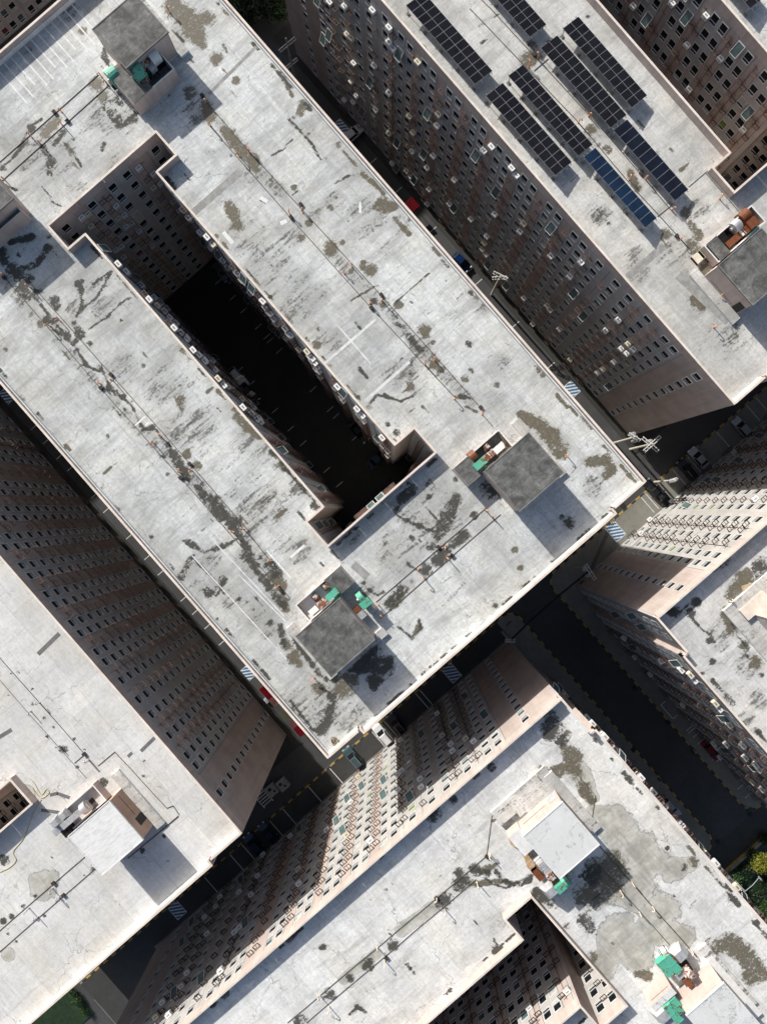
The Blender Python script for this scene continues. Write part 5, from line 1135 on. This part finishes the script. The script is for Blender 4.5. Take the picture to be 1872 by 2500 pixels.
# ------------------------------------------------------------------ cars
def car(px, py, mat, label, heading=0.0, kind='sedan', z=.12, L=4.3, Wd=1.76):
    u, v = uv(px, py, 1.0)
    e = empty('parked_car', (u, v, z), label, 'car', 'parked cars', heading); ORG[e.name] = (0, 0, 0)
    h = {'sedan': 1.45, 'suv': 1.75, 'pickup': 1.75, 'hatch': 1.5}[kind]; w = Wd/2; wl = .86 if kind != 'suv' else .98
    prof = [(-L/2, .45, .62), (-L/2+.12, .42, .80), (-L/2+.55, .28, wl), (-.2, .25, wl+.03), (L/2-1.1, .25, wl-.02), (L/2-.35, .3, wl-.14), (L/2-.05, .4, .66), (L/2, .45, .58)]
    wid = [.78, .9, .98, 1.0, 1.0, .97, .86, .74]
    b = MB(); secs = []
    for (x, z0, z1), k in zip(prof, wid):
        ww = w*k; secs.append([(x, -ww*.94, z0), (x, -ww, (z0+z1)*.5), (x, -ww*.95, z1-.04), (x, -ww*.8, z1), (x, ww*.8, z1), (x, ww*.95, z1-.04), (x, ww, (z0+z1)*.5), (x, ww*.94, z0)])
    vs = [p_ for s_ in secs for p_ in s_]; fs = []
    for i in range(len(secs)-1):
        for k in range(8): fs.append((i*8+k, i*8+(k+1) % 8, (i+1)*8+(k+1) % 8, (i+1)*8+k))
    fs += [tuple(range(8)), tuple(reversed(range(len(vs)-8, len(vs))))]
    b.add(vs, fs, mat)
    c0, c1 = {'sedan': (-1.55, 1.0), 'suv': (-2.0, .95), 'pickup': (-.6, 1.05), 'hatch': (-1.95, 1.0)}[kind]
    r0, r1 = c0 + (.55 if kind in ('sedan', 'hatch') else .25), c1 - .75
    wt, wb = w*.72, w*.88
    base = [(c0,-wb,wl), (c1,-wb,wl), (c1,wb,wl), (c0,wb,wl)]; top = [(r0,-wt,h-.05), (r1,-wt,h-.05), (r1,wt,h-.05), (r0,wt,h-.05)]
    rf = [(r0+.08,-wt+.1,h), (r1-.08,-wt+.1,h), (r1-.08,wt-.1,h), (r0+.08,wt-.1,h)]
    b.add(base + top + rf, [(0,1,5,4),(1,2,6,5),(2,3,7,6),(3,0,4,7),(4,5,9,8),(5,6,10,9),(6,7,11,10),(7,4,8,11),(8,9,10,11)], mat)
    if kind == 'pickup': b.box(-L/2+.2, c0-.1, -w*.8, w*.8, wl+.0, wl+.02, 'black')
    bo = b.build('body', e)
    def gl(i, j, name, ins=.10):
        A, Bq, C, Dq = Vector(base[i]), Vector(base[j]), Vector(top[j]), Vector(top[i])
        n = (Bq-A).cross(Dq-A).normalized()*.012; ctr = (A+Bq+C+Dq)/4
        q_ = [tuple(p_ + (ctr-p_)*ins + n) for p_ in (A, Bq, C, Dq)]; bb = MB(); bb.quad(*q_, 'cargl'); bb.build(name, e)
    gl(1, 2, 'windscreen'); gl(3, 0, 'rear_window'); gl(0, 1, 'side_window', .13); gl(2, 3, 'side_window', .13)
    if kind == 'suv':
        for y in (-wt*.8, wt*.8): bb = MB(); bb.bar((r0+.1, y, h+.05), (r1-.1, y, h+.05), .05, 'alu', caps=True); bb.build('roof_rail', e)
    for x in (-L/2+.85, L/2-.9):
        for y in (-w+.02, w-.02):
            bb = MB(); s_ = -1 if y < 0 else 1; bb.tube([(x, y-s_*.2, .33), (x, y+s_*.02, .33)], .33, 'tyre', 14); wo_ = bb.build('wheel', e)
            bb = MB(); bb.tube([(x, y, .33), (x, y+s_*.035, .33)], .2, 'alu', 10); bb.build('rim', wo_)
    for y in (-w*.62, w*.62):
        bb = MB(); bb.box(L/2-.22, L/2-.0, y-.2, y+.2, .56, .70, 'lamp'); bb.build('headlight', e)
        bb = MB(); bb.box(-L/2-.01, -L/2+.14, y-.16, y+.16, .66, .80, 'tail'); bb.build('tail_light', e)
        bb = MB(); s_ = 1 if y > 0 else -1; yy = sorted((s_*w*.9, s_*(w+.16))); bb.box(c1-.55, c1-.38, yy[0], yy[1], wl+.0, wl+.14, mat); bb.build('wing_mirror', e)
    return e
PI = math.pi
car(934, 1794, 'c_white', 'white car with a bright roof parked under the lower tip of the central block', PI, 'suv')
car(968, 1768, 'c_black', 'black car parked right of the white car below the central roof edge', PI, 'suv')
car(862, 1850, 'c_teal', 'dark teal car with silver roof rails left of the white car', PI, 'suv')
car(655, 2035, 'c_navy', 'dark navy car in the deep shade, upper one of two beside the left block corner', PI, 'sedan')
car(619, 2062, 'c_navy', 'dark navy car in the deep shade, lower one of two beside the left block corner', PI, 'hatch')
car(1706, 1118, 'c_silver', 'silver grey car parked right of the dark boxy car near the right facade', PI, 'sedan')
car(1678, 1146, 'c_black', 'black boxy car with a grey roof left of the silver car near the right facade', PI, 'suv')
car(1596, 1196, 'c_black', 'shiny black car at the right tip of the central roof', PI, 'sedan')
car(1616, 1212, 'c_black', 'black pickup beside the shiny black car at the foot of the sunlit facade', PI, 'pickup')
car(1812, 1044, 'c_silver', 'pale silver car alone in the dark lane at the right edge', PI, 'hatch')
u_, v_ = uv(1640, 1973, 1); car(1637, 1972, 'c_silver', 'white hatchback half hidden by the left street wall', PI/2*0+R(0), 'hatch')
car(1738, 1832, 'c_red', 'dark red car under the air conditioner racks of the right block', 0, 'sedan')
car(860, 325, 'c_white', 'black and white car beside the blue hatched pad at the foot of the tall facade', PI*.5, 'hatch', .0)
car(1127, 639, 'c_blue', 'blue vehicle parked by the central roof edge at the foot of the tall facade', .1, 'hatch', .0, 3.6)
car(581, 921, 'c_white', 'white car on the dark light well floor', .05, 'hatch')
car(607, 958, 'c_black', 'black car next to the white one on the light well floor', .05, 'sedan')
car(923, 1118, 'c_navy', 'navy car in the lower corner of the light well', PI/2, 'sedan')
car(876, 1054, 'c_black', 'black car along the right wall of the light well floor', 0, 'sedan')
car(538, 660, 'c_grey', 'grey car under the racks at the upper right of the light well floor', 0, 'hatch')
# ------------------------------------------------------------------ poles and cables
def pole(px, py, ztop, label, arms=(), trans=0, lean=0, arm_rz=0.0, r=.17, base=None):
    u, v = uv(px, py, ztop); e = empty('utility_pole', (u, v, 0), label, 'utility pole', 'utility poles'); ORG[e.name] = (0, 0, 0)
    b = MB(); b.tube([(0, 0, 0), (0, 0, ztop)], r*1.25, 'polec', 10, r*.85); b.build('pole', e)
    for (dz, L, rz) in arms:
        ca, sa = math.cos(rz), math.sin(rz)
        for off in (-.22, .22):
            b = MB(); b.bar((-ca*L/2 - sa*off, -sa*L/2 + ca*off, ztop-dz), (ca*L/2 - sa*off, sa*L/2 + ca*off, ztop-dz), .11, 'white', caps=True); b.build('crossarm', e)
        for f in (-.46, -.28, .28, .46):
            b = MB(); x, y = ca*L*f, sa*L*f; b.tube([(x, y, ztop-dz), (x, y, ztop-dz+.14), (x, y, ztop-dz+.34)], .06, 'polec', 6)
            for k in range(3): b.tube([(x, y, ztop-dz+.12+.08*k), (x, y, ztop-dz+.15+.08*k)], .11, 'galv', 8)
            b.build('insulator', e)
    for k in range(trans):
        a = arm_rz + k*2.2; x, y = .62*math.cos(a), .62*math.sin(a)
        b = MB(); b.tube([(x, y, ztop-3.0), (x, y, ztop-2.9), (x, y, ztop-1.9), (x, y, ztop-1.82)], .36, 'galv', 14)
        b.tube([(x+.12, y, ztop-1.85), (x+.12, y, ztop-1.5)], .06, 'polec', 6); b.tube([(x-.12, y, ztop-1.85), (x-.12, y, ztop-1.5)], .06, 'polec', 6); b.build('transformer', e)
    return e, (u, v, ztop)
pole(1553.6, 1065.5, 11.5, 'concrete pole with transformers, upper one of the cluster beside the central roof tip', ((1.2, 2.2, .3),), 2)
pole(1594, 1083, 11.0, 'concrete pole with white crossed arms, lower one of the cluster beside the roof tip', ((.5, 3.6, 1.6), (1.4, 3.4, 0.15)), 1, arm_rz=2.0)
pole(1647, 1172, 9.0, 'short concrete pole with one transformer beside the black cars', ((.8, 1.5, 1.2),), 1, arm_rz=1.0)
pole(698, 93, 12.0, 'dark pole with paired white crossarms against the tall facade at the top', ((1.6, 3.4, 1.55), (6.5, 2.6, 1.55)), 0)
pole(1222, 672, 10.5, 'pole with a splayed white frame showing over the central roof edge', ((.3, 2.6, .4), (1.3, 2.4, .9)), 0)
e4, p4 = pole(1442, 1397, 11.0, 'pole with two round grey transformers at the corner of the right block', ((.4, 3.0, -.15),), 2, arm_rz=3.4)
e5, p5_ = pole(1246, 1566, 9.0, 'dark pole at the corner of the bottom block beside the street', ((.6, 1.6, .8),), 0)
b = MB(); pts = []
a_ = Vector((p4[0], p4[1], 9.6)); c_ = Vector((p5_[0], p5_[1], 8.4))
for off in (-.12, 0, .12):
    pts = [a_.lerp(c_, k/10) + Vector((off*.5, off, -1.0*math.sin(math.pi*k/10) + off)) for k in range(11)]; b.tube(pts, .07, 'black', 6)
b.thing('overhead_cable', 'thick black cable bundle hanging across the dark street', 'cable', base=tuple((a_+c_)/2))
b = MB()
for off in (-.4, 0, .4):
    a2_ = Vector((uv(1594, 1083, 10)[0]+off, uv(1594, 1083, 10)[1], 10.2)); c2_ = Vector((p4[0], p4[1]+off, 10.4))
    b.tube([a2_.lerp(c2_, k/8) + Vector((0, 0, -1.2*math.sin(math.pi*k/8))) for k in range(9)], .045, 'black', 5)
b.thing('overhead_cable', 'thin black wires strung between the pole cluster and the right block corner pole', 'cable')
b = MB(); u, v = uv(1700, 2010, 5)
# ------------------------------------------------------------------ sheds, canopy, small things
u, v = uv(1010, 498, 2.5); b = MB()
for k in range(6): b.quad((u-1.1+k*.36, v-1.1, 2.5), (u-1.1+k*.36+.18, v-1.1, 2.58), (u-1.1+k*.36+.18, v+.5, 2.68), (u-1.1+k*.36, v+.5, 2.6), 'redroof'); b.quad((u-1.1+k*.36+.18, v-1.1, 2.58), (u-1.1+k*.36+.36, v-1.1, 2.5), (u-1.1+k*.36+.36, v+.5, 2.6), (u-1.1+k*.36+.18, v+.5, 2.68), 'redroof')
e = empty('red_canopy', (u, v, 0), 'bright red canopy at the foot of the tall facade full of air conditioners', 'canopy'); b.build('canopy_roof', e)
for x in (-1, .9):
    for y in (-1, .4): bb = MB(); bb.bar((u+x, v+y, 0), (u+x, v+y, 2.6), .07, 'alu'); bb.build('post', e)
u0, v0 = uv(634, 1682, 3.0); u1, v1 = uv(738, 1797, 3.0)
e = empty('lean_to_shed', ((u0+u1)/2, -36.9, 0), 'long low shed roofed in red, grey and olive sheets below the central roof edge', 'shed')
L_ = u1 - u0
for k, (f0, f1, mt) in enumerate(((0, .23, 'redroof'), (.23, .35, 'redpink'), (.35, .53, 'greysheet'), (.53, .63, 'olive'), (.63, .72, 'greysheet'), (.72, .83, 'redpink'), (.83, 1.0, 'redroof'))):
    a, c = u0 + L_*f0, u0 + L_*f1 - .02; n = max(2, int((c-a)/.22)); b = MB()
    for i in range(n):
        x0_, x1_ = a + (c-a)*i/n, a + (c-a)*(i+1)/n; xm = (x0_+x1_)/2
        b.quad((x0_, -37.5, 2.7), (xm, -37.5, 2.78), (xm, -35.2, 3.28), (x0_, -35.2, 3.2), mt); b.quad((xm, -37.5, 2.78), (x1_, -37.5, 2.7), (x1_, -35.2, 3.2), (xm, -35.2, 3.28), mt)
    b.build('roof_sheet', e)
b = MB(); b.box(u0+.1, u1-.1, -37.45, -37.35, 0, 2.65, 'greysheet'); b.box(u0+.1, u0+.2, -37.35, -35.4, 0, 2.65, 'greysheet'); b.box(u1-.2, u1-.1, -37.35, -35.4, 0, 2.65, 'greysheet'); b.build('wall', e)
u, v = uv(644, 1722, 4); b = MB(); b.box(u-.5, u+.5, v-.5, v+.4, 0, .6, 'galv'); b.box(u-.3, u+.3, v-.2, v+.2, .6, .9, 'blue')
for k in range(4): b.tube([(u-.4+.25*k, v-.4, .6), (u-.2+.2*k, v, 1.0), (u+.3, v+.5-.1*k, .7)], .03, 'white', 5)
b.thing('cable_cabinet', 'small cabinet with white and blue leads beside the red roofed shed', 'cabinet')
rng = random.Random(5); u, v = zuv('Y2', 520, 1445, ZR); b = MB()
for k in range(16):
    r_ = rng.uniform(.15, .5); a_ = rng.uniform(0, 6.28); n_ = 8
    b.tube([(u + rng.uniform(-.03,.03) + r_*1.5*math.cos(a_+i*.6), v + r_*.9*math.sin(a_+i*.6), ZR+.05+.25*rng.random()) for i in range(n_)], .028, rng.choice(('tan', 'tan', 'bark')), 4)
b.thing('wire_coil', 'tangled tan coil of wire at the bottom tip of the central roof', 'wire')
def rope(zone, pts, label, B=None):
    P = [(*zuv(zone, x, y, ZR+.03), ZR+.04) for x, y in pts]; Q = []
    for i in range(len(P)-1):
        for k in range(6):
            f = k/6; p0, p1, p2, p3 = [Vector(P[max(0, min(len(P)-1, i+d))]) for d in (-1, 0, 1, 2)]
            Q.append(.5*((2*p1) + (p2-p0)*f + (2*p0-5*p1+4*p2-p3)*f*f + (3*p1-p0-3*p2+p3)*f**3))
    Q.append(Vector(P[-1])); b = MB(); b.tube(Q, .035, 'ropey', 5); b.thing('rope', label, 'rope')
rope('Y4', ((175,240),(200,265),(240,330),(270,300),(285,320),(250,350),(225,340),(190,290)), 'yellow rope looped over the parapet corner on the lower left roof')
rope('Y4', ((240,360),(190,450),(140,580),(80,660),(95,710),(60,750),(0,780)), 'long slack yellow rope trailing down the lower left roof')
# parked trolleys and clutter at the left block corner
for (px, py, lab) in ((690, 1915, 'grey concrete box with round lids, right of its twin by the left block corner'), (664, 1928, 'grey concrete box left of its twin by the left block corner')):
    u, v = uv(px, py, .6); b = MB(); b.box(u-1.0, u+1.0, v-.9, v+.9, 0, .9, 'kerb'); b.tube([(u-.3, v-.2, .9), (u-.3, v-.2, .95)], .3, 'black', 12); b.tube([(u+.4, v+.3, .9), (u+.4, v+.3, .95)], .22, 'black', 12); b.thing('service_box', lab, 'service box', 'service boxes')
u, v = uv(640, 1945, .5); b = MB()
for k in range(7): b.bar((u-1.6+k*.5, v-1.0, .6), (u-1.6+k*.5, v+1.0, .6), .14, 'white', caps=True)
b.bar((u-1.8, v-1, .5), (u+1.8, v-1, .5), .1, 'white'); b.bar((u-1.8, v+1, .5), (u+1.8, v+1, .5), .1, 'white')
for x in (-1.7, 1.7):
    for y in (-.95, .95): b.bar((u+x, v+y, 0), (u+x, v+y, .55), .1, 'white')
b.thing('white_railing', 'low white slatted railing lying by the left block corner', 'railing')
# street sign posts on the islands
for (px, py, lab) in ((1240, 1520, 'dark green street sign post on the rounded pavement corner left of the street'), (1418, 1416+4, 'dark sign post on the rounded pavement corner right of the street'), (1823, 1972, 'green sign post at the far right end of the dark street')):
    u, v = uv(px, py, 2); e = empty('sign_post', (u, v, .12), lab, 'sign post'); ORG[e.name] = (0, 0, 0)
    b = MB(); b.tube([(0,0,0), (0,0,2.9)], .05, 'c_teal', 8); b.build('post', e); b = MB(); b.box(-.04, .04, -.5, .5, 2.2, 2.7, 'c_teal'); b.build('sign_board', e); b = MB(); b.bar((0, -.7, 2.9), (0, .7, 2.9), .06, 'c_teal', caps=True); b.build('top_bar', e)
u, v = uv(1850, 2150, 3); 
a_ = Vector((*uv(1852, 2142, 5.5), 5.5)); c_ = Vector((*uv(1818, 2176, 5.5), 5.5)); e = empty('lamp_post', (c_.x, c_.y, 0), 'thin lamp post with a long arm over the lower right garden', 'lamp post')
b = MB(); b.tube([(c_.x, c_.y, 0), (c_.x, c_.y, 5.4), tuple(c_)], .07, 'galv', 8); b.build('post', e); b = MB(); b.tube([tuple(c_), tuple(c_.lerp(a_, .5) + Vector((0,0,.2))), tuple(a_)], .055, 'galv', 8); b.build('arm', e); b = MB(); b.box(a_.x-.15, a_.x+.5, a_.y-.12, a_.y+.12, a_.z-.1, a_.z+.06, 'galv'); b.build('lamp_head', e)

# ------------------------------------------------------------------ trees and shrubs
def tree(px, py, ztop, rad, leaf, label, name='garden_tree', n=1700, seed=0, cat='tree', grp=None, zc=None):
    rg = np.random.RandomState(seed+3); zc = ztop - rad*.8; u, v = uv(px, py, zc)
    e = empty(name, (u, v, .2), label, cat, grp); ORG[e.name] = (0, 0, 0); zc -= .2
    if ztop > 2.2:
        b = MB(); b.tube([(0,0,0), (.1,.05,zc*.5), (0,0,zc)], .16*rad/2, 'bark', 7, .07*rad/2)
        for k in range(6):
            a = k*1.05 + rg.rand()*.5; b.tube([(0,0,zc*.6), (math.cos(a)*rad*.35, math.sin(a)*rad*.35, zc*.9), (math.cos(a)*rad*.65, math.sin(a)*rad*.65, zc+rad*.3)], .06*rad/2, 'bark', 5, .02)
        b.build('trunk', e)
    cl = rg.randn(26, 3); cl /= np.linalg.norm(cl, axis=1)[:,None]; cl *= (rg.rand(26, 1)**.4)*rad*.72; cl[:,2] *= .75
    V = np.zeros((n*4, 3)); ci = rg.randint(0, 26, n); c = cl[ci] + rg.randn(n, 3)*rad*.21 + [0, 0, zc]
    s_ = rad*(.055 + .06*rg.rand(n))
    A = rg.randn(n, 3); A /= np.linalg.norm(A, axis=1)[:,None]; Bv = np.cross(A, rg.randn(n, 3)); Bv /= np.linalg.norm(Bv, axis=1)[:,None]
    for k, (x, y) in enumerate(((-1,-.3), (0,-.7), (1,.2), (0,.7))): V[k::4] = c + A*(x*s_)[:,None] + Bv*(y*s_)[:,None]
    V[:,2] = np.maximum(V[:,2], .05)
    me = bpy.data.meshes.new('crown'); me.from_pydata(V.tolist(), [], [(4*i, 4*i+1, 4*i+2, 4*i+3) for i in range(n)]); me.materials.append(M[leaf])
    o = bpy.data.objects.new('crown', me); COL.objects.link(o); o.parent = e
tree(1857, 2107, 4.2, 1.9, 'leafy', 'round yellow leaved tree in the lower right garden', seed=1)
tree(1790, 2152, 3.0, 1.6, 'leafm', 'small green tree beside the roof edge in the lower right garden', seed=2)
tree(1868, 2225, 4.0, 1.9, 'leafm', 'light green tree at the right edge, lowest in the garden', seed=3)
for k, (px, py, r_) in enumerate(((1820, 2125, 1.5), (1868, 2050, 1.6), (1835, 2085, 1.2), (1850, 2190, 1.6), (1815, 2200, 1.4), (1868, 2160, 1.5), (1840, 2240, 1.5))):
    tree(px, py, 2.1, r_, 'leafd', 'dark low shrub in the lower right garden, ' + ('below the yellow tree', 'topmost', 'left of the yellow tree', 'above the lowest tree', 'lowest left', 'right of the lamp arm', 'lowest')[k], 'garden_shrub', 900, 20+k, 'shrub', 'shrubs in the lower right garden')
for k, (px, py, zt, r_) in enumerate(((560, 10, 6, 2.6), (600, 40, 5, 2.2), (640, 5, 6.5, 2.6), (680, 20, 5, 2.2), (590, -20, 6, 2.6), (560, 45, 4.5, 2.0), (625, -30, 6, 2.6), (670, -25, 6, 2.4))):
    tree(px, py, zt, r_, 'leafd' if k % 3 else 'leafm', 'dark tree in the shaded garden at the top edge, ' + ('leftmost', 'nearest the road', 'second from the right', 'rightmost', 'left, half out of frame', 'lowest at the roof edge', 'middle, out of frame', 'right, half out of frame')[k], 'garden_tree', 1500, 40+k, 'tree', 'trees in the upper garden')
for k, (px, py) in enumerate(((176, 2425), (190, 2440), (184, 2450), (198, 2460), (170, 2418), (205, 2472))):
    tree(px, py, 1.5, .8, 'leafm', 'little green bush along the lawn kerb at the bottom left, ' + ('second from the top', 'third from the top', 'third from the bottom', 'second from the bottom', 'topmost', 'lowest')[k], 'bush', 400, 70+k, 'bush', 'bushes along the lawn kerb')
